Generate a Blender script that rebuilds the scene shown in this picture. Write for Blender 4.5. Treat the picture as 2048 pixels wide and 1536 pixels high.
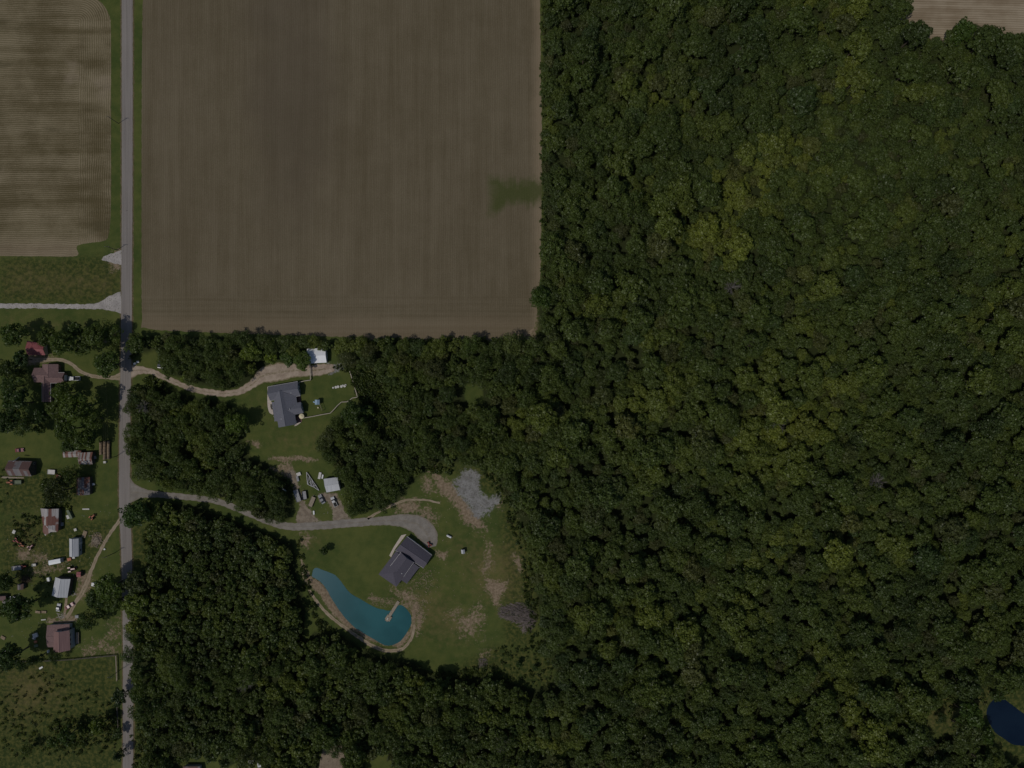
import bpy, bmesh, math, random
import numpy as np
from mathutils import Vector, Matrix
from mathutils.geometry import tessellate_polygon

for o in list(bpy.data.objects): bpy.data.objects.remove(o)
SC = bpy.context.scene
COL = SC.collection
R = math.radians

# ------------------------------------------------------------------ camera
S = 0.25            # metres per photo pixel on the ground
ALT = 341.0         # drone height, metres
cam = bpy.data.objects.new('camera', bpy.data.cameras.new('camera'))
COL.objects.link(cam)
cam.location = (0, 0, ALT)
cam.rotation_euler = (0, 0, 0)
cam.data.sensor_width = 36.0
cam.data.lens = 36.0 * ALT / 512.0
cam.data.clip_start = 1.0
cam.data.clip_end = 6000.0
SC.camera = cam

# ------------------------------------------------------------------ light
SUN_EL = R(59)
SUN_AZ = math.atan2(-0.53, -0.85)          # direction towards the sun in the xy plane (lower left of the picture)
to_sun = Vector((math.cos(SUN_EL)*math.cos(SUN_AZ), math.cos(SUN_EL)*math.sin(SUN_AZ), math.sin(SUN_EL)))
sun = bpy.data.objects.new('sun', bpy.data.lights.new('sun', 'SUN'))
COL.objects.link(sun)
sun.rotation_euler = to_sun.to_track_quat('Z', 'Y').to_euler()
sun.location = (0, 0, 200)
sun.data.energy = 3.3
sun.data.angle = R(0.53)
sun.data.color = (1.0, 0.95, 0.87)
W = bpy.data.worlds.new('World'); SC.world = W; W.use_nodes = True
wn = W.node_tree.nodes; wl = W.node_tree.links
sky = wn.new('ShaderNodeTexSky'); sky.sky_type = 'NISHITA'; sky.sun_disc = False
sky.sun_elevation = SUN_EL; sky.sun_rotation = math.pi/2 - SUN_AZ
wl.new(sky.outputs[0], wn['Background'].inputs[0]); wn['Background'].inputs[1].default_value = 0.10
SC.view_settings.view_transform = 'Standard'; SC.view_settings.look = 'None'
SC.view_settings.gamma = 1.0
SC.view_settings.exposure = -1.25
SC.render.resolution_x = 1024; SC.render.resolution_y = 768
try: SC.cycles.max_bounces = 6; SC.cycles.transparent_max_bounces = 4
except Exception: pass

# ------------------------------------------------------------------ helpers
def P(u, v, h=0.0):
    """point at height h seen at photo position (u, v)"""
    k = S*(ALT-h)/ALT
    return Vector(((u-1024)*k, (768-v)*k, h))

def tag(o, label=None, cat=None, group=None, kind=None):
    if label: o['label'] = label
    if cat: o['category'] = cat
    if group: o['group'] = group
    if kind: o['kind'] = kind
    return o

def thing(name, label, cat, loc, group=None):
    o = bpy.data.objects.new(name, None); COL.objects.link(o)
    o.location = (loc[0], loc[1], loc[2] if len(loc) > 2 else 0)
    o.empty_display_size = 0.5
    return tag(o, label, cat, group)

def mesh_obj(name, me, mats, parent=None, loc=None):
    o = bpy.data.objects.new(name, me); COL.objects.link(o)
    for m in (mats if isinstance(mats, (list, tuple)) else [mats]): me.materials.append(m)
    if parent is not None: o.parent = parent
    if loc is not None: o.location = loc
    return o

class MB:
    def __init__(s): s.v = []; s.f = []
    def add(s, vs, fs):
        n = len(s.v); s.v += [tuple(p) for p in vs]; s.f += [tuple(i+n for i in f) for f in fs]; return s
    def prism(s, pts, z0, z1):
        """pts: xy list, z0/z1: number or list"""
        n = len(pts)
        a = z0 if isinstance(z0, (list, tuple)) else [z0]*n
        b = z1 if isinstance(z1, (list, tuple)) else [z1]*n
        ar = sum(pts[i][0]*pts[(i+1)%n][1]-pts[(i+1)%n][0]*pts[i][1] for i in range(n))
        idx = list(range(n)) if ar > 0 else list(range(n))[::-1]
        vs = [(pts[i][0], pts[i][1], a[i]) for i in idx]+[(pts[i][0], pts[i][1], b[i]) for i in idx]
        fs = [tuple(range(n-1, -1, -1)), tuple(range(n, 2*n))]+[(i, (i+1)%n, n+(i+1)%n, n+i) for i in range(n)]
        return s.add(vs, fs)
    def box(s, c, size, rot=0.0, taper=1.0):
        """c = centre of the base"""
        x, y, z = size[0]/2, size[1]/2, size[2]
        cr, sr = math.cos(rot), math.sin(rot)
        vs = []
        for zz, t in ((0, 1), (z, taper)):
            for dx, dy in ((-x, -y), (x, -y), (x, y), (-x, y)):
                dx *= t; dy *= t
                vs.append((c[0]+dx*cr-dy*sr, c[1]+dx*sr+dy*cr, c[2]+zz))
        return s.add(vs, [(3,2,1,0),(4,5,6,7),(0,1,5,4),(1,2,6,5),(2,3,7,6),(3,0,4,7)])
    def tube(s, p0, p1, r0, r1=None, n=7):
        r1 = r0 if r1 is None else r1
        p0 = Vector(p0); p1 = Vector(p1); d = (p1-p0)
        if d.length < 1e-6: return s
        d.normalize(); a = d.orthogonal().normalized(); b = d.cross(a)
        vs = []
        for p, r in ((p0, r0), (p1, r1)):
            for i in range(n):
                t = 2*math.pi*i/n; vs.append(p+a*(r*math.cos(t))+b*(r*math.sin(t)))
        fs = [tuple(range(n-1, -1, -1)), tuple(range(n, 2*n))]+[(i, (i+1)%n, n+(i+1)%n, n+i) for i in range(n)]
        return s.add(vs, fs)
    def blob(s, c, r, seed=0, sub=2, jit=0.2, flat=1.0):
        bm = bmesh.new(); bmesh.ops.create_icosphere(bm, subdivisions=sub, radius=1.0)
        rg = random.Random(seed); n = len(s.v)
        for v in bm.verts:
            k = 1+rg.uniform(-jit, jit)
            s.v.append((c[0]+v.co.x*r[0]*k, c[1]+v.co.y*r[1]*k, c[2]+v.co.z*r[2]*k*flat))
        for f in bm.faces: s.f.append(tuple(v.index+n for v in f.verts))
        bm.free(); return s
    def mesh(s, name, origin=(0,0,0)):
        me = bpy.data.meshes.new(name)
        me.from_pydata([(p[0]-origin[0], p[1]-origin[1], p[2]-origin[2]) for p in s.v], [], s.f); me.update(); return me
    def build(s, name, mat, parent=None, at=None, smooth=False):
        """world-space verts; linked relative to the parent's (or grandparent's) location"""
        if parent is not None:
            q = parent; org = Vector(q.location)
            while q.parent is not None: q = q.parent; org = org+Vector(q.location)
            me = s.mesh(name, org); o = mesh_obj(name, me, mat, parent)
        else:
            at = at or (0, 0, 0); me = s.mesh(name, at); o = mesh_obj(name, me, mat, None, at)
        if smooth:
            for p in me.polygons: p.use_smooth = True
        return o

def bevel(o, w, seg=2):
    m = o.modifiers.new('bevel', 'BEVEL'); m.width = w; m.segments = seg; m.limit_method = 'ANGLE'; return o

# polygons ----------------------------------------------------------
def catmull(pts, closed=True, step=1.6):
    out = []; n = len(pts)
    rng = range(n) if closed else range(n-1)
    for i in rng:
        if closed: p = [pts[(i+k-1) % n] for k in range(4)]
        else: p = [pts[max(0, min(n-1, i+k-1))] for k in range(4)]
        p = [np.array(q, float) for q in p]
        L = np.linalg.norm(p[2][:2]-p[1][:2]); m = max(1, int(L/step))
        for j in range(m):
            t = j/m
            out.append(0.5*((2*p[1])+(-p[0]+p[2])*t+(2*p[0]-5*p[1]+4*p[2]-p[3])*t*t+(-p[0]+3*p[1]-3*p[2]+p[3])*t**3))
    if not closed: out.append(np.array(pts[-1], float))
    return out
def rag(pts, amp, seed=1):
    rg = random.Random(seed); n = len(pts); res = []
    ph = [(rg.uniform(0, 6.28), rg.uniform(0.05, 0.9), rg.uniform(0.3, 1)) for _ in range(7)]
    for i in range(n):
        a = pts[(i-1) % n]; b = pts[(i+1) % n]; d = b[:2]-a[:2]; L = np.linalg.norm(d) or 1
        nn = np.array((-d[1], d[0]))/L
        w = sum(k*math.sin(i*f+p) for p, f, k in ph)/3+rg.uniform(-.5, .5)
        res.append(pts[i][:2]+nn*amp*w)
    return res
def sheet(name, pts, mat, z, smooth=True, amp=0.0, seed=1, step=1.6, kind='structure'):
    q = catmull(pts, True, step) if smooth else [np.array(p, float) for p in pts]
    if amp: q = rag(q, amp, seed)
    w = [P(a[0], a[1]) for a in q]; w = [Vector((a.x, a.y, z)) for a in w]
    tris = tessellate_polygon([w])
    me = bpy.data.meshes.new(name)
    fs = []
    for t in tris:
        a, b, c = (w[i] for i in t)
        fs.append(t if (b-a).cross(c-a).z > 0 else (t[0], t[2], t[1]))
    me.from_pydata([tuple(a) for a in w], [], fs); me.update()
    o = mesh_obj(name, me, mat); tag(o, kind=kind); return o
def ribbon(name, pts, mat, z, amp=0.0, seed=1, step=1.6, kind='structure'):
    """pts: (u, v, width in px)"""
    q = catmull(pts, False, step); n = len(q); L = []; Rr = []; rg = random.Random(seed); ph = [rg.uniform(0, 6.28) for _ in range(6)]
    for i in range(n):
        d = q[min(n-1, i+1)][:2]-q[max(0, i-1)][:2]; d = d/(np.linalg.norm(d) or 1); nn = np.array((-d[1], d[0]))
        j1 = amp*(math.sin(i*.31+ph[0])+math.sin(i*.83+ph[1])+rg.uniform(-.8, .8))*.6
        j2 = amp*(math.sin(i*.27+ph[2])+math.sin(i*.71+ph[3])+rg.uniform(-.8, .8))*.6
        L.append(q[i][:2]+nn*(q[i][2]/2+j1)); Rr.append(q[i][:2]-nn*(q[i][2]/2+j2))
    vs = [P(*a) for a in L]+[P(*a) for a in Rr]
    vs = [(a.x, a.y, z) for a in vs]
    fs = [(i, i+1, n+i+1, n+i) for i in range(n-1)]
    me = bpy.data.meshes.new(name); me.from_pydata(vs, [], fs); me.update()
    uv = me.uv_layers.new(name='UVMap')
    for poly in me.polygons:
        for li in poly.loop_indices:
            vi = me.loops[li].vertex_index
            uv.data[li].uv = ((vi % n)*step*S, 0.0 if vi < n else 1.0)
    bm = bmesh.new(); bm.from_mesh(me); bmesh.ops.recalc_face_normals(bm, faces=bm.faces)
    if bm.faces and sum(f.normal.z for f in bm.faces) < 0: bmesh.ops.reverse_faces(bm, faces=bm.faces)
    bm.to_mesh(me); bm.free()
    o = mesh_obj(name, me, mat); tag(o, kind=kind); return o
def sdf(X, Y, poly):
    """signed distance in px, negative inside"""
    n = len(poly); d = np.full(X.shape, 1e9); ins = np.zeros(X.shape, bool)
    for i in range(n):
        x0, y0 = poly[i][:2]; x1, y1 = poly[(i+1) % n][:2]
        ex, ey = x1-x0, y1-y0; L = ex*ex+ey*ey or 1e-9
        t = np.clip(((X-x0)*ex+(Y-y0)*ey)/L, 0, 1)
        d = np.minimum(d, (X-x0-t*ex)**2+(Y-y0-t*ey)**2)
        if y0 != y1:
            c = ((y0 > Y) != (y1 > Y)) & (X < (x1-x0)*(Y-y0)/(y1-y0)+x0); ins ^= c
    d = np.sqrt(d); return np.where(ins, -d, d)
def inside(u, v, poly): return float(sdf(np.array([float(u)]), np.array([float(v)]), poly)[0])

# shader mini language ------------------------------------------------
class G:
    def __init__(s, name):
        s.m = bpy.data.materials.new(name); s.m.use_nodes = True; s.t = s.m.node_tree; s.t.nodes.clear()
        s.out = s.t.nodes.new('ShaderNodeOutputMaterial'); s._pos = None
    def put(s, sock, v):
        if v is None: return
        if isinstance(v, bpy.types.NodeSocket): s.t.links.new(v, sock)
        elif isinstance(v, (tuple, list)):
            v = tuple(v)
            if len(sock.default_value) == 4 and len(v) == 3: v += (1,)
            sock.default_value = v
        else: sock.default_value = v
    def pos(s):
        if s._pos is None: s._pos = s.t.nodes.new('ShaderNodeNewGeometry').outputs['Position']
        return s._pos
    def xyz(s, v=None):
        n = s.t.nodes.new('ShaderNodeSeparateXYZ'); s.put(n.inputs[0], v or s.pos()); return n.outputs
    def vec(s, x, y, z=0.0):
        n = s.t.nodes.new('ShaderNodeCombineXYZ')
        for i, a in enumerate((x, y, z)): s.put(n.inputs[i], a)
        return n.outputs[0]
    def mth(s, op, a, b=None, c=None, clamp=False):
        n = s.t.nodes.new('ShaderNodeMath'); n.operation = op; n.use_clamp = clamp
        for i, q in enumerate((a, b, c)):
            if q is not None: s.put(n.inputs[i], q)
        return n.outputs[0]
    def mul(s, a, b): return s.mth('MULTIPLY', a, b)
    def add(s, a, b): return s.mth('ADD', a, b)
    def vmul(s, v, k):
        n = s.t.nodes.new('ShaderNodeVectorMath'); n.operation = 'MULTIPLY'; s.put(n.inputs[0], v); s.put(n.inputs[1], k); return n.outputs[0]
    def noise(s, scale, vec=None, detail=4, rough=0.55, dist=0.0):
        n = s.t.nodes.new('ShaderNodeTexNoise'); s.put(n.inputs['Vector'], vec or s.pos())
        n.inputs['Scale'].default_value = scale; n.inputs['Detail'].default_value = detail
        n.inputs['Roughness'].default_value = rough; n.inputs['Distortion'].default_value = dist
        return n.outputs[0]
    def voro(s, scale, vec=None, out='Color', rnd=1.0):
        n = s.t.nodes.new('ShaderNodeTexVoronoi'); s.put(n.inputs['Vector'], vec or s.pos())
        n.inputs['Scale'].default_value = scale; n.inputs['Randomness'].default_value = rnd; return n.outputs[out]
    def sm(s, x, a, b, lo=0.0, hi=1.0):
        n = s.t.nodes.new('ShaderNodeMapRange'); n.interpolation_type = 'SMOOTHSTEP'
        s.put(n.inputs[0], x); n.inputs[1].default_value = a; n.inputs[2].default_value = b
        n.inputs[3].default_value = lo; n.inputs[4].default_value = hi; return n.outputs[0]
    def mix(s, f, a, b, mode='MIX'):
        n = s.t.nodes.new('ShaderNodeMix'); n.data_type = 'RGBA'; n.blend_type = mode
        s.put(n.inputs[0], f); s.put(n.inputs[6], a); s.put(n.inputs[7], b); return n.outputs[2]
    def attr(s, name, typ='GEOMETRY', out='Fac'):
        n = s.t.nodes.new('ShaderNodeAttribute'); n.attribute_name = name; n.attribute_type = typ; return n.outputs[out]
    def bsdf(s, color, rough=0.9, spec=0.2, metal=0.0, normal=None):
        n = s.t.nodes.new('ShaderNodeBsdfPrincipled'); s.put(n.inputs['Base Color'], color); s.put(n.inputs['Roughness'], rough)
        s.put(n.inputs['Specular IOR Level'], spec); s.put(n.inputs['Metallic'], metal)
        if normal is not None: s.put(n.inputs['Normal'], normal)
        return n.outputs[0]
    def bump(s, h, strength=0.4, dist=0.1):
        n = s.t.nodes.new('ShaderNodeBump'); s.put(n.inputs['Height'], h); n.inputs['Strength'].default_value = strength
        n.inputs['Distance'].default_value = dist; return n.outputs[0]
    def end(s, sh): s.t.links.new(sh, s.out.inputs[0]); return s.m

def plain(name, c, rough=0.7, var=0.25, scale=1.2, spec=0.3, metal=0.0):
    """slightly uneven, weathered surface of one colour"""
    g = G(name); n = g.noise(scale, detail=5); n2 = g.noise(scale*7, detail=3)
    f = g.add(g.mul(n, 0.7), g.mul(n2, 0.3))
    a = tuple(x*(1-var) for x in c); b = tuple(min(0.9, x*(1+var)) for x in c)
    return g.end(g.bsdf(g.mix(g.sm(f, .3, .7), a, b), rough, spec, metal))
def ribbed(name, c, c2, ang=0.0, pitch=0.9, wear=0.35, rust=None, rustamt=0.5, rough=0.55):
    """corrugated sheet roof: panels, streaks, rust patches"""
    g = G(name); x, y, z = g.xyz(); ca, sa = math.cos(ang), math.sin(ang)
    u = g.add(g.mul(x, ca), g.mul(y, sa)); w = g.add(g.mul(x, -sa), g.mul(y, ca))
    st = g.noise(1.0, g.vec(g.mul(u, 2.2), g.mul(w, 0.12)), detail=3)
    panel = g.voro(1.0, g.vec(g.mul(u, 1/pitch), g.mul(w, 0.22)), rnd=0.15)
    sep = g.t.nodes.new('ShaderNodeSeparateColor'); g.put(sep.inputs[0], panel)
    col = g.mix(g.sm(st, .35, .65), c, c2)
    if rust:
        k = g.add(g.mul(sep.outputs[0], 0.65), g.mul(g.noise(0.35, detail=4), 0.5))
        col = g.mix(g.sm(k, 0.75-rustamt*.4, 0.85-rustamt*.4), col, rust)
    rib = g.mth('SINE', g.mul(u, 2*math.pi/0.6))
    return g.end(g.bsdf(col, rough, 0.35, 0.0, g.bump(rib, 0.35, 0.03)))

# ------------------------------------------------------------------ materials of the setting
def m_ground():
    g = G('ground_grass'); pos = g.pos()
    big = g.noise(0.035, detail=4); mid = g.noise(0.22, detail=5, rough=.6); fin = g.noise(2.2, detail=3, rough=.7)
    f = g.add(g.mul(big, .45), g.add(g.mul(mid, .35), g.mul(fin, .2)))
    col = g.mix(g.sm(f, .36, .64), (0.052, 0.078, 0.020), (0.105, 0.118, 0.033))
    def mask(name, soft=.12, nscale=0.6, amt=0.9, det=5):
        a = g.attr(name); n = g.noise(nscale, detail=det, rough=.68)
        return g.sm(g.add(a, g.mul(g.add(n, -0.5), amt)), .5-soft, .5+soft)
    # dark rough pasture
    rough = g.mix(g.sm(g.noise(.55, detail=5, rough=.7), .42, .62), (0.036, 0.052, 0.014), (0.098, 0.100, 0.028))
    col = g.mix(mask('wild', .25, .2, .6), col, rough)
    dry = g.mix(mid, (0.12, 0.10, 0.035), (0.21, 0.16, 0.075))
    col = g.mix(g.mul(mask('dry', .3, .35, 1.1), .75), col, dry)
    dirt = g.mix(g.sm(g.noise(.8, detail=5, rough=.65), .35, .65), (0.19, 0.138, 0.092), (0.31, 0.235, 0.165))
    da = g.attr('dirt'); dn = g.add(g.mul(g.noise(.16, detail=5, rough=.6), .55), g.add(g.mul(g.noise(.75, detail=6, rough=.72), .75), g.mul(g.noise(3.1, detail=3, rough=.8), .45)))
    col = g.mix(g.mul(g.sm(g.add(da, g.mul(g.add(dn, -.875), 2.1)), .42, .62), .92), col, dirt)
    yd = g.mix(g.sm(g.noise(.5, detail=5), .4, .6), (0.20, 0.16, 0.12), (0.275, 0.225, 0.17))
    def gm(nm, k=1.3, lo=.42, hi=.60): return g.sm(g.add(g.attr(nm), g.mul(g.add(dn, -.875), k*1.35)), lo, hi)
    col = g.mix(gm('yard'), col, yd)
    gv = g.mix(g.sm(g.add(g.mul(g.noise(.35, detail=5), .6), g.mul(g.noise(2.6, detail=4, rough=.8), .4)), .40, .60), (0.19, 0.182, 0.172), (0.275, 0.268, 0.258))
    gv = g.mix(g.sm(g.noise(1.1, detail=6, rough=.9), .54, .58), gv, (0.070, 0.075, 0.04))
    col = g.mix(gm('gravel', 1.1), col, gv)
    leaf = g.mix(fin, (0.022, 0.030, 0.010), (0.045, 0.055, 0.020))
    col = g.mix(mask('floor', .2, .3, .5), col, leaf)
    return g.end(g.bsdf(col, 0.95, 0.1, 0, g.bump(g.add(mid, fin), .5, .25)))
def m_dirt(name, a, b, speck=0.0):
    g = G(name); n = g.add(g.mul(g.noise(.25, detail=5, rough=.6), .6), g.mul(g.noise(2.5, detail=3, rough=.7), .4))
    col = g.mix(g.sm(n, .38, .62), a, b)
    if speck: col = g.mix(g.sm(g.noise(1.4, detail=4, rough=.8), .60-speck, .64-speck), col, (0.075, 0.08, 0.032))
    return g.end(g.bsdf(col, .95, .1, 0, g.bump(n, .4, .1)))
def m_track(name, a, b, mid):
    """gravel drive: wheel tracks along it, grassier crown and edges (uses the ribbon's UV)"""
    g = G(name); uv = g.t.nodes.new('ShaderNodeUVMap').outputs[0]; x, y, z = g.xyz(uv)
    n = g.add(g.mul(g.noise(.3, detail=5), .6), g.mul(g.noise(2.5, detail=4, rough=.7), .4))
    col = g.mix(g.sm(n, .38, .62), a, b)
    d = g.mth('ABSOLUTE', g.add(y, -.5))
    k = g.add(g.mul(g.sm(d, .16, .02), .55), g.sm(d, .34, .5))
    col = g.mix(g.mul(g.sm(g.add(k, g.mul(g.add(g.noise(.9, detail=4), -.5), 1.2)), .35, .75), .8), col, mid)
    return g.end(g.bsdf(col, .95, .1, 0, g.bump(n, .3, .08)))
def m_field_centre():
    g = G('tilled_soil_fine_rows'); x, y, z = g.xyz()
    s1 = g.noise(1.0, g.vec(g.mul(x, .16), g.mul(y, .006)), detail=5, rough=.65)
    s2 = g.noise(1.0, g.vec(g.mul(x, .9), g.mul(y, .035)), detail=5, rough=.75)
    big = g.noise(.012, detail=4); spk = g.noise(1.6, detail=3, rough=.75)
    hl = g.sm(g.add(y, g.mul(g.noise(.08), 3.)), 47., 44.)
    s3 = g.noise(1., g.vec(g.mul(x, .012), g.mul(y, .7)), detail=5, rough=.65)
    s1 = g.add(g.mul(s1, g.mth('SUBTRACT', 1., hl)), g.mul(s3, hl))
    pt = g.noise(.07, detail=6, rough=.7)
    f = g.add(g.add(g.mul(s1, .26), g.mul(s2, .16)), g.add(g.mul(g.add(g.mul(big, .5), g.mul(pt, .5)), .34), g.mul(spk, .24)))
    col = g.mix(g.sm(f, .37, .63), (0.112, 0.089, 0.052), (0.184, 0.152, 0.100))
    row = g.mth('SINE', g.mul(g.add(x, g.add(g.mul(g.noise(.05), 1.6), g.mul(g.noise(.4, detail=2), .3))), 2*math.pi/1.12))
    col = g.mix(g.sm(row, -.9, 1., 0, .24), col, (0.105, 0.082, 0.046))
    # damp, darker soil across the upper middle of the field
    dx = g.mul(g.add(x, 110.), 1/26.); dy = g.mul(g.add(y, -150.), 1/80.)
    dd = g.mth('SQRT', g.add(g.mul(dx, dx), g.mul(dy, dy)))
    col = g.mix(g.sm(g.add(dd, g.mul(g.add(g.noise(.03, detail=4), -.5), 1.6)), 1.3, .2, 0, .42), col, (0.098, 0.078, 0.056))
    # paler strip at the lower end of the rows and along the east edge
    col = g.mix(g.sm(g.add(y, g.mul(g.noise(.05), 7)), 40., 33., 0, .28), col, (0.26, 0.20, 0.135))
    ed = g.sm(g.add(x, g.mul(g.noise(.06, detail=4), 6)), 11., 17.)
    col = g.mix(g.mul(ed, .5), col, (0.32, 0.25, 0.17))
    # green weedy smudge at the wood side
    sx = g.mth('ABSOLUTE', g.add(x, 0.)); sx = g.sm(g.add(x, g.mul(g.add(g.noise(.12, detail=4), -.5), 9.)), -14., -7.)
    sy = g.mth('ABSOLUTE', g.add(g.add(y, -93.8), g.mul(g.sm(x, -9., -1.), -2.2)))
    sy = g.add(sy, g.sm(x, -9., -2., -2.5, 1.5))
    sn = g.add(g.mul(g.noise(.16, detail=6, rough=.8), 13.), g.mul(g.noise(1., g.vec(g.mul(x, .5), g.mul(y, .03)), detail=3), 7.))
    sk = g.mul(sx, g.sm(g.add(sy, sn), 20.5, 13.5))
    col = g.mix(g.mul(sk, .85), col, g.mix(spk, (0.040, 0.056, 0.014), (0.085, 0.095, 0.028)))
    # weeds in the soil
    col = g.mix(g.sm(g.noise(.11, detail=6, rough=.75), .66, .74, 0, .6), col, (0.075, 0.085, 0.03))
    return g.end(g.bsdf(col, .95, .1, 0, g.bump(g.add(g.mul(row, .3), spk), .35, .12)))
def m_field_left():
    g = G('crop_rows_with_curved_headland'); x, y, z = g.xyz()
    cx, cy = (157-1024)*S, (768-42)*S
    qx = g.mth('MAXIMUM', g.add(x, -cx), 0.); qy = g.mth('MAXIMUM', g.add(y, -cy), 0.)
    d = g.mth('SQRT', g.add(g.mul(qx, qx), g.mul(qy, qy)))
    inn = g.sm(d, 0.0, 0.05)                       # 1 in the headland
    wob = g.add(g.mul(g.noise(.06, detail=3), 2.2), g.mul(g.noise(.5, detail=2), .35))
    u = g.add(g.add(g.mul(y, g.mth('SUBTRACT', 1., inn)), d), wob)
    row = g.mth('SINE', g.mul(u, 2*math.pi/1.08))
    n1 = g.noise(1., g.vec(g.mul(x, .012), g.mul(y, .16)), detail=5, rough=.62); n2 = g.noise(.045, detail=5, rough=.6); n3 = g.noise(1.5, detail=3, rough=.7)
    f = g.add(g.add(g.mul(n1, .4), g.mul(n2, .4)), g.mul(n3, .2))
    soil = g.mix(g.sm(f, .38, .62), (0.120, 0.094, 0.050), (0.265, 0.218, 0.140))
    crop = g.mix(g.sm(n2, .4, .6), (0.075, 0.062, 0.024), (0.125, 0.105, 0.05))
    col = g.mix(g.sm(row, -.3, .8, 0, .66), soil, crop)
    wet = g.sm(g.noise(1., g.vec(g.mul(x, .02), g.mul(y, .07), 3.), detail=5, rough=.6), .56, .66)
    col = g.mix(g.mul(wet, .55), col, (0.085, 0.070, 0.035))
    dry = g.sm(g.noise(.03, g.vec(x, y, 9.), detail=5), .58, .68)
    col = g.mix(g.mul(dry, .35), col, (0.34, 0.275, 0.20))
    low = g.sm(y, 76., 66.)                         # pale thin stand near the south end
    col = g.mix(g.mul(low, .35), col, (0.33, 0.255, 0.18))
    return g.end(g.bsdf(col, .95, .1, 0, g.bump(row, .35, .12)))
def m_field_right():
    g = G('straw_soil_rows'); x, y, z = g.xyz()
    row = g.mth('SINE', g.mul(g.add(g.add(y, g.mul(x, .02)), g.mul(g.noise(.05), 1.)), 2*math.pi/1.15))
    n = g.add(g.mul(g.noise(.08, detail=5), .5), g.mul(g.noise(1., g.vec(g.mul(x, .03), g.mul(y, .4)), detail=4), .5))
    col = g.mix(g.sm(n, .38, .62), (0.25, 0.19, 0.125), (0.38, 0.31, 0.22))
    col = g.mix(g.sm(row, -.2, 1., 0, .5), col, (0.17, 0.13, 0.075))
    return g.end(g.bsdf(col, .95, .1))
def m_road():
    g = G('worn_asphalt'); x, y, z = g.xyz()
    uv = g.t.nodes.new('ShaderNodeUVMap').outputs[0]; ux, uy, uz = g.xyz(uv)
    n = g.noise(1., g.vec(g.mul(x, 1.2), g.mul(y, .02)), detail=4); f = g.noise(3., detail=3)
    big = g.noise(.02, detail=3)
    col = g.mix(g.sm(g.add(g.mul(n, .5), g.add(g.mul(f, .15), g.mul(big, .35))), .36, .64), (0.205, 0.182, 0.165), (0.275, 0.247, 0.225))
    d = g.mth('ABSOLUTE', g.add(uy, -.5))
    col = g.mix(g.sm(d, .035, .0, 0, .35), col, (0.16, 0.135, 0.12))       # worn seam
    col = g.mix(g.sm(g.mth('ABSOLUTE', g.add(d, -.24)), .07, .0, 0, .22), col, (0.19, 0.17, 0.16))
    col = g.mix(g.sm(d, .455, .5, 0, .5), col, (0.20, 0.165, 0.11))
    cr = g.voro(.35, g.vec(x, g.mul(y, .6)), 'Distance')
    return g.end(g.bsdf(col, .85, .25, 0, g.bump(f, .2, .03)))
def m_water(name, deep, shallow, edge_poly_attr=False):
    g = G(name); n = g.noise(.05, detail=3)
    col = g.mix(g.sm(n, .35, .65), deep, shallow)
    if edge_poly_attr:
        x, y, z = g.xyz(); t = g.add(g.mul(x, -1.), g.mul(y, 1.))
        col = g.mix(g.sm(g.add(t, g.mul(n, 14.)), -38., 14., 0, .8), col, (0.045, 0.125, 0.150))
    rip = g.noise(1.3, detail=4)
    return g.end(g.bsdf(col, .12, .5, 0, g.bump(rip, .06, .05)))

M = {}
M['ground'] = m_ground()
M['road'] = m_road()
M['drive'] = m_track('pale_gravel_drive', (0.30, 0.235, 0.18), (0.44, 0.36, 0.285), (0.17, 0.145, 0.075))
M['grey_drive'] = m_track('grey_gravel_drive', (0.20, 0.18, 0.155), (0.275, 0.25, 0.22), (0.21, 0.18, 0.14))
M['white_gravel'] = m_dirt('white_gravel', (0.31, 0.285, 0.27), (0.45, 0.415, 0.39), 0.02)
M['pad_gravel'] = m_dirt('grey_limestone_gravel', (0.27, 0.265, 0.26), (0.37, 0.36, 0.35), 0.03)
M['yard_dirt'] = m_dirt('trodden_dirt', (0.21, 0.165, 0.12), (0.29, 0.235, 0.175), 0.015)
M['sand'] = m_dirt('sandy_clay_bank', (0.24, 0.18, 0.125), (0.36, 0.28, 0.20), 0.02)
M['track2'] = m_track('two_wheel_track', (0.28, 0.22, 0.15), (0.36, 0.29, 0.21), (0.09, 0.095, 0.035))
M['concrete'] = plain('pale_concrete', (0.52, 0.45, 0.39), .9, .12)
M['dark_shingle'] = plain('charcoal_shingles', (0.150, 0.152, 0.178), .9, .16, 2.2)
M['slate_shingle'] = plain('near_black_shingles', (0.098, 0.090, 0.112), .9, .15, 2.2)
M['brown_shingle'] = plain('brown_shingles', (0.20, 0.13, 0.125), .9, .2, 1.5)
M['redbrown_metal'] = ribbed('red_brown_roof_metal', (0.20, 0.115, 0.11), (0.235, 0.14, 0.13), 0, .9)
M['red_metal'] = ribbed('red_roof_metal', (0.25, 0.065, 0.07), (0.30, 0.10, 0.105), 0, .9)
M['white_metal'] = ribbed('white_roof_metal', (0.80, 0.81, 0.83), (0.86, 0.87, 0.89), 0, .9, rough=.4)
M['grey_metal'] = ribbed('galvanised_roof_metal', (0.46, 0.47, 0.49), (0.56, 0.57, 0.59), 0, .9)
M['rust_metal'] = ribbed('rusty_patchwork_metal', (0.42, 0.40, 0.39), (0.30, 0.27, 0.26), 0, 1.4, rust=(0.155, 0.062, 0.045), rustamt=.75)
M['rust_metal_dark'] = ribbed('dark_rusty_metal', (0.20, 0.19, 0.20), (0.14, 0.13, 0.135), 0, 1.2, rust=(0.14, 0.055, 0.035), rustamt=.6)
M['barn_metal'] = ribbed('old_barn_metal', (0.155, 0.145, 0.15), (0.21, 0.185, 0.18), math.pi/2*0, 1.6, rust=(0.13, 0.075, 0.065), rustamt=.55)
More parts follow.
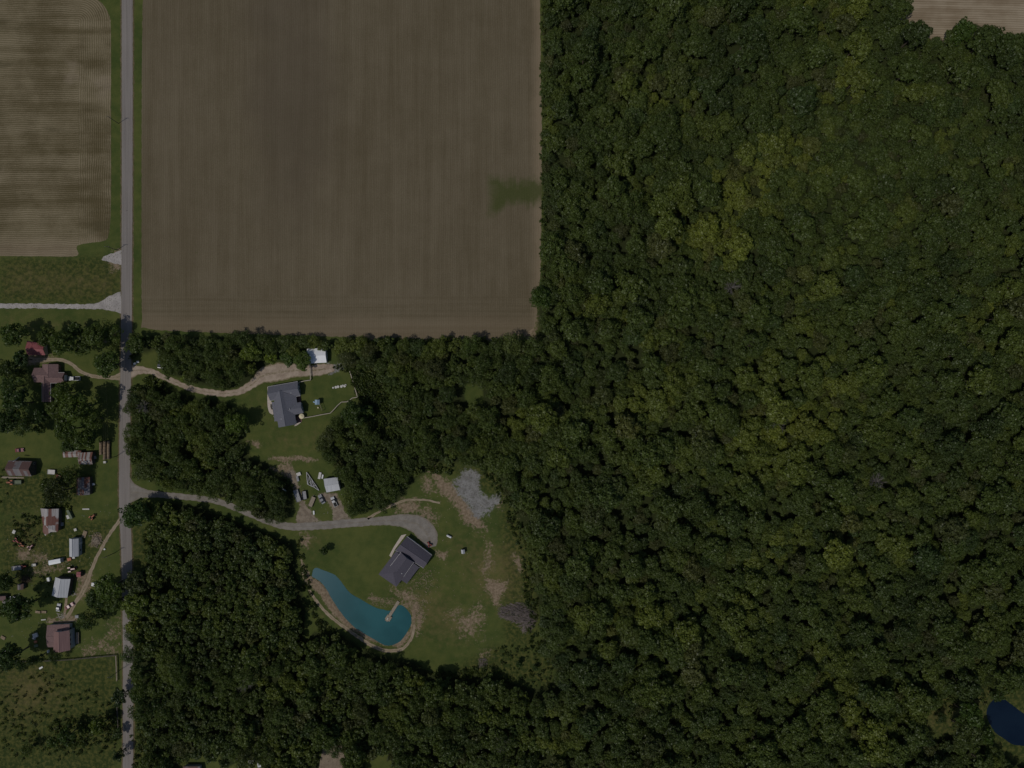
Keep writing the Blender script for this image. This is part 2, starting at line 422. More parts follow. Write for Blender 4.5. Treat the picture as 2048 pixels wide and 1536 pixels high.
M['stripe_metal'] = ribbed('striped_rusty_metal', (0.36, 0.34, 0.33), (0.26, 0.23, 0.22), 0, .8, rust=(0.16, 0.07, 0.05), rustamt=.6)
M['siding'] = plain('pale_grey_siding', (0.42, 0.44, 0.46), .7, .08)
M['tan_siding'] = plain('tan_siding', (0.40, 0.33, 0.25), .8, .1)
M['brick'] = plain('brown_brick', (0.20, 0.12, 0.09), .9, .2, 3)
M['dark_wood'] = plain('weathered_dark_wood', (0.085, 0.075, 0.065), .9, .3, 1.5)
M['wood'] = plain('weathered_wood', (0.30, 0.25, 0.19), .9, .25, 1.8)
M['fence_wood'] = plain('pale_fence_wood', (0.42, 0.37, 0.30), .9, .2, 2)
M['glass'] = plain('dark_window_glass', (0.03, 0.035, 0.045), .12, .1, 1, .6)
M['white'] = plain('white_paint', (0.72, 0.72, 0.71), .5, .08)
M['trim'] = plain('white_gutter_paint', (0.62, 0.60, 0.58), .5, .06)
M['red'] = plain('dull_red_paint', (0.26, 0.04, 0.035), .5, .25)
M['maroon'] = plain('dark_red_car_paint', (0.20, 0.022, 0.04), .3, .15, 1, .5)
M['orange'] = plain('orange_rusted_paint', (0.42, 0.16, 0.09), .7, .25)
M['black'] = plain('black_rubber', (0.02, 0.02, 0.02), .8, .2)
M['dark_car'] = plain('dark_blue_car_paint', (0.025, 0.03, 0.05), .3, .1, 1, .5)
M['silver'] = plain('silver_paint', (0.42, 0.43, 0.45), .35, .1, 1, .5)
M['tarp_grey'] = plain('grey_tarp', (0.30, 0.30, 0.31), .8, .2)
M['green_paint'] = plain('faded_green_paint', (0.14, 0.17, 0.11), .7, .25)
M['blue_plastic'] = plain('light_blue_canopy', (0.30, 0.42, 0.52), .6, .15)
M['cream'] = plain('cream_canvas', (0.72, 0.64, 0.42), .8, .1)
M['stone'] = plain('pale_stone', (0.60, 0.58, 0.54), .9, .12)
M['rubble'] = plain('grey_rubble', (0.34, 0.31, 0.27), .95, .35, 2.5)
M['steel'] = plain('dull_white_steel', (0.50, 0.49, 0.50), .5, .15)
M['deck'] = plain('brown_decking', (0.16, 0.085, 0.075), .8, .2, 2)
M['hay'] = plain('weathered_hay', (0.24, 0.18, 0.12), 1.0, .35, 2.0, .1)
M['hay_dark'] = plain('hay_net_wrap_edge', (0.11, 0.08, 0.055), 1.0, .3, 3.0, .1)
M['brushwood'] = plain('grey_brushwood', (0.20, 0.165, 0.15), .95, .35, 3)
M['bark'] = plain('grey_brown_bark', (0.11, 0.09, 0.07), .95, .3, 2)
M['deadwood'] = plain('bare_grey_wood', (0.15, 0.135, 0.12), .95, .25, 2)
def m_leaf(name, lo, mid, hi, transl=0.42):
    g = G(name)
    oi = g.t.nodes.new('ShaderNodeObjectInfo')
    patch = g.noise(.022, oi.outputs['Location'], detail=3, rough=.6)
    rnd = oi.outputs['Random']
    f = g.add(g.add(g.mul(g.add(patch, -.5), 1.5), g.mul(g.add(rnd, -.5), .52)), .46)
    lx, ly, lz = g.xyz(oi.outputs['Location']); wob = g.mul(g.add(g.noise(.05, oi.outputs['Location'], detail=3), -.5), 60.)
    for (pu, pv, pr, pk_) in ((1480, 385, 80, .80), (1405, 480, 55, .50), (1330, 190, 60, .22), (1560, 300, 70, .25), (1230, 330, 55, -.12), (1650, 1000, 170, .14), (1300, 1020, 80, -.16), (1940, 950, 90, -.14), (1250, 60, 110, -.14), (1620, 60, 90, .10), (1420, 780, 230, .14), (1600, 800, 120, .16), (420, 1180, 150, -.10)):
        ax = g.add(g.add(lx, -(pu-1024)*S), wob); ay = g.add(ly, -(768-pv)*S)
        dd = g.mth('SQRT', g.add(g.mul(ax, ax), g.mul(ay, ay)))
        f = g.add(f, g.sm(dd, pr*S*1.25, pr*S*.25, 0, pk_))
    c = g.mix(g.sm(f, .0, .5), lo, mid); c = g.mix(g.sm(f, .5, 1.05), c, hi)
    sep = g.mth('FRACT', g.mul(rnd, 17.3))
    c = g.mix(g.sm(sep, .86, .97, 0, .55), c, (0.105, 0.098, 0.040))      # a few olive crowns
    c = g.mix(g.sm(sep, .14, .02, 0, .3), c, (0.040, 0.082, 0.034))       # a few blue-green ones
    t = g.attr('leaf_tone')
    k = g.add(.62, g.mul(t, .76)); c = g.mix(1., c, g.vec(k, k, k), 'MULTIPLY')
    c = g.mix(1., c, oi.outputs['Color'], 'MULTIPLY')
    d = g.t.nodes.new('ShaderNodeBsdfDiffuse'); g.put(d.inputs[0], c)
    tr = g.t.nodes.new('ShaderNodeBsdfTranslucent'); g.put(tr.inputs[0], g.mix(1., c, (1.15, 1.25, .6), 'MULTIPLY'))
    ms = g.t.nodes.new('ShaderNodeMixShader'); ms.inputs[0].default_value = transl
    g.t.links.new(d.outputs[0], ms.inputs[1]); g.t.links.new(tr.outputs[0], ms.inputs[2])
    gl = g.t.nodes.new('ShaderNodeBsdfGlossy'); gl.inputs['Roughness'].default_value = .45; gl.inputs[0].default_value = (.8, .85, .8, 1)
    m2 = g.t.nodes.new('ShaderNodeMixShader'); m2.inputs[0].default_value = .025
    g.t.links.new(ms.outputs[0], m2.inputs[1]); g.t.links.new(gl.outputs[0], m2.inputs[2])
    return g.end(m2.outputs[0])
M['leaf'] = m_leaf('broadleaf_foliage', (0.056, 0.082, 0.021), (0.092, 0.127, 0.026), (0.195, 0.225, 0.036))

# ------------------------------------------------------------------ polygons of the place (photo pixels on the ground)
WOODS = {
 'east': [(1086,-70),(1786,-70),(1792,20),(1812,60),(1850,84),(1895,78),(1925,58),(1950,54),(1975,66),(2000,78),(2048,78),(2140,80),(2140,1330),(2048,1370),(2010,1385),(1970,1390),(1940,1400),(1925,1425),(1900,1450),(1870,1440),(1850,1455),(1870,1480),(1905,1470),(1925,1440),(1955,1430),(1975,1470),(1995,1500),(2040,1530),(2140,1540),(2140,1610),(1090,1610),(1090,1380),(1115,1345),(1105,1325),(1082,1300),(1083,1250),(1072,1200),(1068,1150),(1058,1105),(1045,1060),(1025,1010),(1003,975),(985,935),(985,900),(1075,760),(1076,640),(1076,600),(1086,560),(1089,430),(1083,300),(1088,220),(1084,150),(1089,60)],
 'strip_east': [(672,700),(690,682),(760,680),(860,684),(930,680),(1000,686),(1060,680),(1090,690),(1090,935),(990,935),(900,925),(845,930),(850,942),(820,970),(800,1000),(760,1018),(705,1030),(688,1010),(688,965),(672,945),(668,925),(648,918),(640,885),(655,860),(665,840),(690,818),(715,805),(738,812),(748,860),(790,880),(800,840),(790,800),(768,770),(740,735),(712,738),(700,735),(676,722)],
 'strip_north': [(268,674),(330,670),(450,674),(560,676),(612,680),(690,684),(672,700),(612,694),(608,722),(575,728),(552,722),(522,738),(508,762),(480,776),(440,778),(400,770),(345,750),(325,735),(322,718),(310,700),(292,705),(272,712),(262,700)],
 'strip_south': [(268,780),(300,768),(340,780),(400,796),(445,802),(465,812),(485,835),(490,868),(484,890),(500,915),(535,925),(545,945),(575,955),(592,985),(590,1020),(575,1042),(545,1044),(500,1020),(450,992),(400,984),(330,974),(295,958),(272,938),(262,880)],
 'southwest': [(295,1012),(345,1003),(400,1012),(470,1042),(530,1066),(588,1084),(596,1150),(608,1200),(620,1262),(680,1266),(730,1298),(780,1316),(830,1322),(860,1346),(920,1356),(970,1345),(1010,1358),(1060,1376),(1095,1372),(1095,1610),(275,1610),(277,1540),(300,1500),(296,1440),(280,1400),(275,1330),(272,1260),(264,1190),(280,1145),(305,1130),(306,1060)],
}
HOLES = [[(926,770),(945,766),(965,778),(968,805),(950,812),(930,800)],
         [(640,1500),(665,1485),(690,1500),(695,1610),(630,1610)],
         [(360,1520),(400,1505),(440,1512),(450,1540),(480,1520),(520,1515),(540,1540),(540,1610),(360,1610)],
         [(730,1510),(770,1500),(790,1520),(780,1610),(730,1610)],
         [(1835,1410),(1875,1398),(1930,1388),(1985,1362),(2050,1372),(2100,1400),(2050,1425),(2000,1395),(1968,1405),(1960,1440),(1935,1418),(1908,1432),(1900,1470),(1868,1482),(1848,1455)],
         [(612,1215),(632,1225),(628,1265),(606,1285)]]
POND = [(580+a/6.4, 1100+b/6.4) for a, b in [(285,300),(300,245),(340,228),(400,250),(480,280),(570,320),(640,390),(700,470),(780,560),(900,630),(1000,690),(1100,740),(1200,765),(1250,778),(1300,770),(1380,710),(1440,712),(1510,780),(1550,850),(1550,950),(1500,1050),(1430,1150),(1360,1200),(1280,1225),(1200,1215),(1100,1160),(980,1090),(850,1010),(760,930),(680,840),(600,730),(530,620),(470,510),(400,420),(330,370),(280,340)]]
POND2 = [(1740+a/6.51, 1300+b/6.51) for a, b in [(1520,830),(1540,740),(1600,660),(1680,620),(1750,640),(1830,700),(2005,830),(2150,930),(2150,1270),(2005,1250),(1860,1230),(1740,1150),(1640,1080),(1560,960)]]
DIRT = [  # polygon, softness px
 ([(848,932),(872,930),(915,975),(962,1030),(978,1058),(958,1068),(930,1052),(905,1010),(880,985),(862,960)], 7),
 ([(840,948),(865,950),(872,975),(850,985)], 9), ([(780,1005),(840,995),(845,1010),(880,1035),(870,1045),(800,1028)], 9),
 ([(966,1148),(1000,1160),(1016,1165),(1006,1190),(994,1217),(985,1210),(972,1180)], 5),
 ([(968,1070),(985,1090),(985,1140),(966,1145),(975,1100)], 7), ([(868,1100),(900,1100),(890,1120),(872,1112)], 6),
 ([(1012,985),(1003,1000),(985,1010),(1000,1020),(1008,1005)], 6), ([(1025,1110),(1045,1120),(1040,1145),(1028,1130)], 6),
 ([(540,914),(600,911),(640,917),(636,922),(560,924),(535,920)], 3), ([(560,925),(585,925),(600,985),(585,985),(560,950),(540,940)], 6),
 ([(600,1065),(625,1072),(615,1095),(602,1090)], 7), ([(800,1208),(835,1200),(848,1225),(845,1255),(832,1270),(834,1230)], 7),
 ([(600,1120),(612,1165),(630,1185),(660,1225),(700,1258),(740,1285),(800,1298),(828,1268),(834,1225),(822,1208),(820,1260),(780,1285),(720,1250),(670,1190),(645,1165),(625,1155)], 3), ([(735,1196),(775,1210),(800,1215),(800,1205),(770,1198),(740,1188)], 4),
 ([(700,672),(1075,672),(1075,684),(700,681)], 5), ([(1035,640),(1070,615),(1078,640),(1070,680),(1030,675)], 8),
 ([(716,785),(730,790),(736,808),(722,802)], 5), ([(190,670),(245,655),(245,662),(200,690)], 3),
 ([(50,705),(100,710),(115,722),(70,735),(50,728)], 8), ([(95,1236),(160,1230),(152,1245),(96,1247)], 6),
 ([(160,1150),(185,1140),(182,1180),(160,1205),(150,1195)], 6), ([(165,1290),(232,1285),(235,1300),(170,1305)], 14),
 ([(220,1250),(240,1245),(236,1275),(215,1280)], 14), ([(180,1065),(205,1070),(200,1092),(182,1090)], 5),
 ([(225,500),(243,496),(243,540),(222,545)], 6), ([(497,882),(515,884),(525,896),(512,898)], 4),
 ([(955,1305),(980,1300),(985,1312),(960,1315)], 8), ([(960,1460+20),(970,1462)], 3), ([(785,1180),(830,1170),(840,1200),(800,1200)], 12),
 ([(900,1225),(960,1215),(965,1265),(925,1270)], 16),
 ([(40,1100),(110,1110),(70,1125),(35,1120)], 10), ([(60,1138),(130,1128),(128,1140),(70,1148)], 11),
]
DRY = [[(500,790),(540,800),(540,900),(640,905),(650,850),(600,870),(560,860),(530,830)], [(0,1330),(100,1320),(150,1400),(60,1450),(0,1460)],
       [(880,1060),(1050,1080),(1060,1200),(1000,1230),(930,1200)], [(760,1175),(870,1150),(960,1230),(940,1300),(850,1290)], [(0,625),(235,640),(200,668),(0,655)],
       [(20,1030),(80,1020),(85,1120),(20,1110)], [(620,1205),(700,1270),(640,1255)], [(600,1060),(660,1065),(640,1110),(605,1100)],
       [(1840,1410),(1990,1370),(1970,1440),(1850,1470)], [(0,520),(240,540),(240,600),(0,598)]]
WILD = [[(0,1318),(232,1312),(240,1610),(-60,1610),(-60,1320)], [(0,1040),(230,1040),(215,1075),(165,1160),(100,1150),(0,1200)], [(740,735),(800,800),(800,880),(745,870),(735,812),(715,800)],
        [(845,928),(985,930),(1060,1100),(1075,1300),(1010,1290),(1000,1000),(900,940)], [(985,1290),(1110,1310),(1100,1380),(1000,1360),(900,1345),(940,1320)],
        [(0,515),(240,515),(240,605),(0,605)], [(0,930),(150,940),(170,1010),(0,1030)], [(262,1040),(300,1060),(300,1140),(262,1140)],
        [(262,1380),(300,1400),(290,1610),(262,1610)], [(1800,1380),(2140,1340),(2140,1610),(1950,1560)]]

# ------------------------------------------------------------------ ground sheet
def make_ground():
    nx, ny = 561, 421
    us = np.linspace(1024-1120*1.06, 1024+1120*1.06, nx); vs = np.linspace(768+840*1.06, 768-840*1.06, ny)
    Rg = np.random.RandomState(3)
    U, V = np.meshgrid(us, vs)
    X = (U-1024)*S; Y = (768-V)*S; Z = np.zeros_like(X)
    for pd, dep in ((POND, 1.1), (POND2, 1.1)):
        d = sdf(U, V, pd); Z -= dep*np.clip((-d+3)/14, 0, 1)
    def soft(polys, w=None):
        m = np.zeros_like(X)
        for q in polys:
            poly, ww = (q if isinstance(q, tuple) and isinstance(q[1], (int, float)) and isinstance(q[0], list) else (q, w))
            m = np.maximum(m, np.clip(.5-sdf(U, V, poly)/(2*ww*2.3), 0, 1))
        return m
    lay = {'dirt': soft([d for d in DIRT if len(d[0]) > 2])*0.86, 'dry': soft(DRY, 22)*.55, 'wild': soft(WILD, 14),
           'gravel': soft([([(906,965),(925,943),(945,934),(958,950),(966,985),(980,995),(1003,990),(1000,1005),(980,1020),(962,1036),(948,1034),(935,1010),(916,988)], 8), ([(655,728),(688,726),(690,738),(664,748),(640,742)], 4), ([(575,722),(600,735),(650,738),(640,748),(560,750)], 4)])*.95,
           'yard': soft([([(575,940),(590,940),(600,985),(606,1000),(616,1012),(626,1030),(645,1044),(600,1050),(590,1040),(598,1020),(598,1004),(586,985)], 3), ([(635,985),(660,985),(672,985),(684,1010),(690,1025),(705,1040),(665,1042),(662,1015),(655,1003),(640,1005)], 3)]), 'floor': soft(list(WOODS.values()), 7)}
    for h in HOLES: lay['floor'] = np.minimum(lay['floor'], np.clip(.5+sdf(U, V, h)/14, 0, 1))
    ring = 3000.0   # outer skirt to the horizon
    co = np.stack([X, Y, Z], -1).reshape(-1, 3)
    idx = np.arange(nx*ny).reshape(ny, nx)
    q = np.stack([idx[:-1, :-1], idx[:-1, 1:], idx[1:, 1:], idx[1:, :-1]], -1).reshape(-1, 4)
    n0 = len(co)
    sk = np.array([(-ring, -ring, 0), (ring, -ring, 0), (ring, ring, 0), (-ring, ring, 0)], float)
    co = np.vstack([co, sk]); c = [idx[0, 0], idx[0, -1], idx[-1, -1], idx[-1, 0]]
    skf = []
    rows = [list(idx[0, :]), list(idx[:, -1]), list(idx[-1, ::-1]), list(idx[::-1, 0])]
    me = bpy.data.meshes.new('ground')
    fs = [tuple(int(a) for a in r) for r in q]
    for k in range(4):
        fs.append(tuple([n0+k, n0+(k+1) % 4]+[int(a) for a in rows[k][::-1]]))
    me.from_pydata([tuple(a) for a in co.tolist()], [], fs); me.update()
    for k, a in lay.items():
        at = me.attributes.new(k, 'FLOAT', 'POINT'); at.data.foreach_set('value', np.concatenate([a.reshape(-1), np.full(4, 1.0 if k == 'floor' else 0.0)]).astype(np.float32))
    o = mesh_obj('ground', me, M['ground']); tag(o, kind='structure')
make_ground()

# fields, road, drives, yards ------------------------------------------
sheet('field_left', [(-110,-110),(150,-110),(180,-20),(205,8),(219,32),(222,70),(222,200),(222,400),(217,470),(205,482),(165,488),(153,495),(152,512),(80,512.5),(0,512),(-90,511),(-112,509)], m_field_left(), .02, amp=.5, seed=2)
sheet('field_centre', [(287,-60),(288,-110),(1078,-112),(1079,-60),(1082,150),(1084,300),(1082,480),(1080,560),(1068,592),(1074,625),(1058,662),(980,676),(860,677),(690,674),(400,664),(292,656),(284,630),(283,400),(284,100)], m_field_centre(), .02, amp=.8, seed=3, step=2)
sheet('field_upper_right', [(1778,-110),(2160,-110),(2160,84),(2048,84),(1990,82),(1950,70),(1890,88),(1830,84),(1795,40)], m_field_right(), .02, amp=1, seed=4)
sheet('soil_plot', [(645,1500),(668,1492),(688,1505),(690,1640),(632,1640)], M['yard_dirt'], .02, amp=1, seed=9)
road = ribbon('road', [(255,-400,22.5),(254.6,-40,22.5),(254.6,200,22.2),(254.5,384,21.8),(253.6,560,21.5),(253,660,21.6),(250.8,800,21.8),(249.6,900,22),(249.4,1000,22.4),(251.4,1060,22),(253,1100,21.5),(255,1200,21),(256.6,1300,21),(256.3,1400,21),(256.2,1600,21),(256.2,1900,21)], M['road'], .10, amp=.25, seed=5)
ribbon('road_shoulder', [(255,-400,28),(254.5,200,27.5),(254.5,384,27),(253,660,27),(250.2,850,27),(249.4,1000,28),(253,1100,27),(256.6,1300,26.5),(256.2,1600,26.5),(256.2,1900,26.5)], m_dirt('grassy_gravel_shoulder', (0.10,0.085,0.04),(0.17,0.13,0.075), .05), .03, amp=.8, seed=6)
ribbon('driveway_main', [(259,743,34),(268,742,24),(285,740,15),(305,744,12),(322,752,11),(350,764,11),(385,778,12),(430,786,13),(465,786,13),(492,777,15),(512,762,20),(530,750,32),(552,745,38),(575,742,32),(598,741,26),(625,741,23),(650,738,22),(668,735,14)], M['drive'], .05, amp=.9, seed=11)
ribbon('driveway_upper_left', [(-140,611.5,10),(60,612,9.5),(175,613,9.5),(200,611,15),(222,607,30),(243,605,46)], M['white_gravel'], .05, amp=.8, seed=12)
sheet('gravel_entrance', [(203,518),(215,510),(232,505),(246,502),(246,528),(232,528),(215,523)], M['white_gravel'], .05, amp=1.2, seed=13)
ribbon('driveway_brown_house', [(62,720,13),(80,720,10),(115,719,7.5),(140,726,7.5),(160,742,7.5),(185,752,7.5),(215,755,7.5),(232,755,11),(246,752,24)], M['track2'], .05, amp=.5, seed=14)
ribbon('driveway_south', [(258,984,56),(268,985,36),(282,986,22),(305,988,14),(340,991,12),(400,997,12),(440,1004,12),(500,1028,12),(540,1044,13),(580,1053,15),(640,1051,16),(700,1046,17),(760,1042,17),(800,1041,25),(832,1048,36),(852,1064,40),(860,1080,32),(864,1094,18)], M['grey_drive'], .05, amp=.6, seed=15)
ribbon('farm_track', [(243,1036,9),(228,1056,7),(215,1075,7),(195,1112,7),(181,1145,8),(174,1165,11),(163,1188,10),(152,1203,8),(143,1220,8),(133,1236,8)], M['track2'], .05, amp=.5, seed=16)
ribbon('farm_path', [(133,1192,5),(131,1215,5),(128,1238,5)], M['sand'], .055, amp=.3, seed=17)
ribbon('pond_track', [(603,1112,3),(605,1140,4),(612,1165,5),(630,1198,6),(660,1232,7),(700,1262,7),(740,1289,8),(772,1301,8),(803,1298,7),(822,1278,6),(829,1250,6)], M['track2'], .05, amp=.5, seed=21)
ribbon('clearing_track', [(735,1037,5),(765,1020,5),(790,1008,5),(815,1000,5),(850,1000,4),(880,1006,4)], M['track2'], .05, amp=.5, seed=22)
# ponds
def pond(name, poly, mat, amp, grow=1.0):
    cx = sum(p[0] for p in poly)/len(poly); cy = sum(p[1] for p in poly)/len(poly)
    return sheet(name, poly, mat, -.18, amp=amp, seed=31)
pond('pond_water', POND, m_water('turquoise_pond_water', (0.009, 0.082, 0.092), (0.018, 0.112, 0.124), True), .35)
pond('pond_water_far', POND2, m_water('dark_pond_water', (0.003, 0.009, 0.022), (0.006, 0.015, 0.030)), .35)

# ------------------------------------------------------------------ trees
def crown_arrays(seed, Rr, H, semi, nclump, nleaf, lsize, lobes=5, dome=1.0, cone=0.0):
    rg = np.random.RandomState(seed)
    ph = rg.uniform(0, 6.28, 4); am = rg.uniform(.05, .17, 4)
    cz = H-semi
    vs = []; tone = []
    centers = []
    for i in range(nclump):
        z = rg.uniform(-.35, 1)**1.0; a = rg.uniform(0, 6.28)
        rr = math.sqrt(max(0, 1-z*z))
        lob = 1+sum(am[k]*math.sin((k+2)*a+ph[k]) for k in range(4))
        rad = rg.uniform(.62, .98)
        if i % 6 == 0: rad *= rg.uniform(.3, .7)
        if cone: rr = (1-(z+.35)/1.35)**.8; 
        c = np.array([math.cos(a)*rr*Rr*lob*rad, math.sin(a)*rr*Rr*lob*rad, cz+z*semi*(rad if not cone else 1)])
        cr = Rr*rg.uniform(.17, .30)
        centers.append((c, cr)); ct = rg.uniform(0, 1)
        n = int(nleaf*rg.uniform(.7, 1.3))
        d = rg.normal(size=(n, 3)); d[:, 2] = np.abs(d[:, 2])*1.0-.35; d /= np.linalg.norm(d, axis=1)[:, None]
        p = c+d*np.array([1, 1, .75])*cr*rg.uniform(.65, 1.12, (n, 1))
        nr = d+rg.normal(size=(n, 3))*.42+np.array([0, 0, .25]); nr /= np.linalg.norm(nr, axis=1)[:, None]
        t = np.cross(nr, rg.normal(size=(n, 3))); t /= np.linalg.norm(t, axis=1)[:, None]; b = np.cross(nr, t)
        s = lsize*rg.uniform(.55, 1.25, (n, 1)); e = s*rg.uniform(.45, .8, (n, 1))
        q = np.stack([p-t*s, p-b*e+nr*s*.12, p+t*s, p+b*e+nr*s*.12], 1)
        vs.append(q.reshape(-1, 3)); tone.append(np.clip(ct*.5+rg.uniform(0, .5, n), 0, 1))
    return np.vstack(vs), np.concatenate(tone), centers
def crown_mesh(name, arr, origin=(0, 0, 0)):
    v, t, _ = arr; n = len(v)//4
    me = bpy.data.meshes.new(name); me.vertices.add(len(v)); me.vertices.foreach_set('co', v.astype(np.float32).reshape(-1))
    me.loops.add(4*n); me.loops.foreach_set('vertex_index', np.arange(4*n, dtype=np.int32))
    me.polygons.add(n); me.polygons.foreach_set('loop_start', np.arange(0, 4*n, 4, dtype=np.int32))
    me.update(calc_edges=True)
    a = me.attributes.new('leaf_tone', 'FLOAT', 'FACE'); a.data.foreach_set('value', t.astype(np.float32)); return me
def trunk_mb(seed, H, semi, Rr, centers, rad=None):
    rg = random.Random(seed); m = MB(); rad = rad or H*.018
    pts = [(0, 0, -.1)]; x = y = 0
    top = H-semi*.5
    for k in range(1, 5): x += rg.uniform(-.15, .15); y += rg.uniform(-.15, .15); pts.append((x, y, top*k/4))
    rs = [rad*1.25, rad, rad*.8, rad*.55, rad*.25]
    for k in range(4): m.tube(pts[k], pts[k+1], rs[k], rs[k+1], 7)
    for c, cr in centers[::4]:
        k = rg.choice((2, 3, 3)); m.tube(pts[k], (c[0]*.85, c[1]*.85, c[2]-cr*.2), rs[k]*.5, .04, 5)
    return m
KINDS = {}
def kind(key, seed, **k):
    arr = crown_arrays(seed, **k)
    KINDS[key] = dict(R=k['Rr'], H=k['H'], crown=crown_mesh('crown', arr), trunk=trunk_mb(seed, k['H'], k['semi'], k['Rr'], arr[2]).mesh('trunk'), arr=arr)
    KINDS[key]['crown'].materials.append(M['leaf']); KINDS[key]['trunk'].materials.append(M['bark'])
for i in range(7): kind('mature%d' % i, 10+i, Rr=5.0, H=14.5+(i % 3), semi=4.6+.4*(i % 2), nclump=84, nleaf=46, lsize=.42)
for i in range(5): kind('young%d' % i, 40+i, Rr=3.0, H=9.0+.6*(i % 2), semi=3.2, nclump=42, nleaf=38, lsize=.34)
for i in range(3): kind('fine%d' % i, 60+i, Rr=4.2, H=12.0, semi=4.2, nclump=75, nleaf=40, lsize=.26)
for i in range(2): kind('cedar%d' % i, 70+i, Rr=2.0, H=7.5, semi=3.4, nclump=40, nleaf=34, lsize=.20, cone=1.0)
for i in range(2): kind('bush%d' % i, 80+i, Rr=1.3, H=1.9, semi=1.1, nclump=12, nleaf=26, lsize=.22)
def tree(kindkey, u, v, rad, label, group=None, tint=(1, 1, 1), cat='tree', name='tree', seed=None, hk=1.0, crown_centred=True, mats=None):
    """u, v: where the crown's middle shows in the photo; the foot is worked out from the crown's height"""
    k = KINDS[kindkey]; s = rad/k['R']; hs = s*hk
    h = k['H']*hs*.75 if crown_centred else 0
    p = P(u, v, h)
    e = thing(name, label, cat, (p.x, p.y, 0), group)
    rg = random.Random(seed if seed is not None else int(u*7+v*13))
    e.rotation_euler = (0, 0, rg.uniform(0, 6.28)); e.scale = (s, s, hs)
    for nm in ('trunk', 'crown'):
        o = bpy.data.objects.new(nm, k[nm]); COL.objects.link(o); o.parent = e
        if nm == 'crown': o.color = (*tint, 1)
    return e

# sampling of the woods
rs = np.random.RandomState(11)
def wood_at(u, v):
    """which wood the ground point lies in; None outside"""
    return None
names = list(WOODS)
NC = 60000
cu = rs.uniform(-60+250, 2120, NC); cv = rs.uniform(-60, 1600, NC)
best = np.full(NC, 1e9); which = np.full(NC, -1)
for i, n in enumerate(names):
    d = sdf(cu, cv, WOODS[n]); m = d < best; best[m] = d[m]; which[m] = i
for h in HOLES: best = np.maximum(best, -sdf(cu, cv, h))
def rad_for(w, u, v, q):
    n = names[w]
    if n == 'southwest': return 2.1+1.5*q if v < 1290 else 2.6+2.6*q*q
    if n in ('strip_south', 'strip_north'): return 2.2+2.2*q
    if n == 'strip_east': return 1.9+2.2*q+(0.8*q if u > 850 else 0)
    return 2.3+4.0*q**2.2
cell = {}; placed = []
qs = rs.uniform(0, 1, NC)
order = list(range(NC))
for i in order:
    if best[i] > -3: continue
    r = rad_for(which[i], cu[i], cv[i], qs[i])
    if best[i] > -r/S*.35: r = min(r, 3.2)
    if best[i]*S > -r*(.62 if names[which[i]] not in ('strip_north', 'strip_east') or cv[i] > 700 else .12): continue
    x, y = cu[i]*S, cv[i]*S; gx, gy = int(x//8), int(y//8); ok = True
    for a in (-1, 0, 1):
        for b in (-1, 0, 1):
            for (px, py, pr) in cell.get((gx+a, gy+b), ()):
                if (px-x)**2+(py-y)**2 < ((pr+r)*.60)**2: ok = False; break
            if not ok: break
        if not ok: break
    if ok: cell.setdefault((gx, gy), []).append((x, y, r)); placed.append((cu[i], cv[i], r, which[i], best[i]))
print('woodland trees', len(placed))

ORD = ['first','second','third','fourth','fifth','sixth','seventh','eighth','ninth','tenth','eleventh','twelfth']
NUM = ['no','one','two','three','four','five','six','seven','eight','nine','ten','eleven','twelve']
def kind_for(w, r, i):
    n = names[w]
    if n == 'southwest': return ('young%d' % (i % 5)) if r < 3.6 else (('fine%d' % (i % 3)) if i % 2 else 'mature%d' % (i % 7))
    if n in ('strip_south', 'strip_north', 'strip_east'): return ('young%d' % (i % 5)) if r < 3.0 else ('fine%d' % (i % 3))
    return ('mature%d' % (i % 7)) if i % 5 else 'fine%d' % (i % 3)

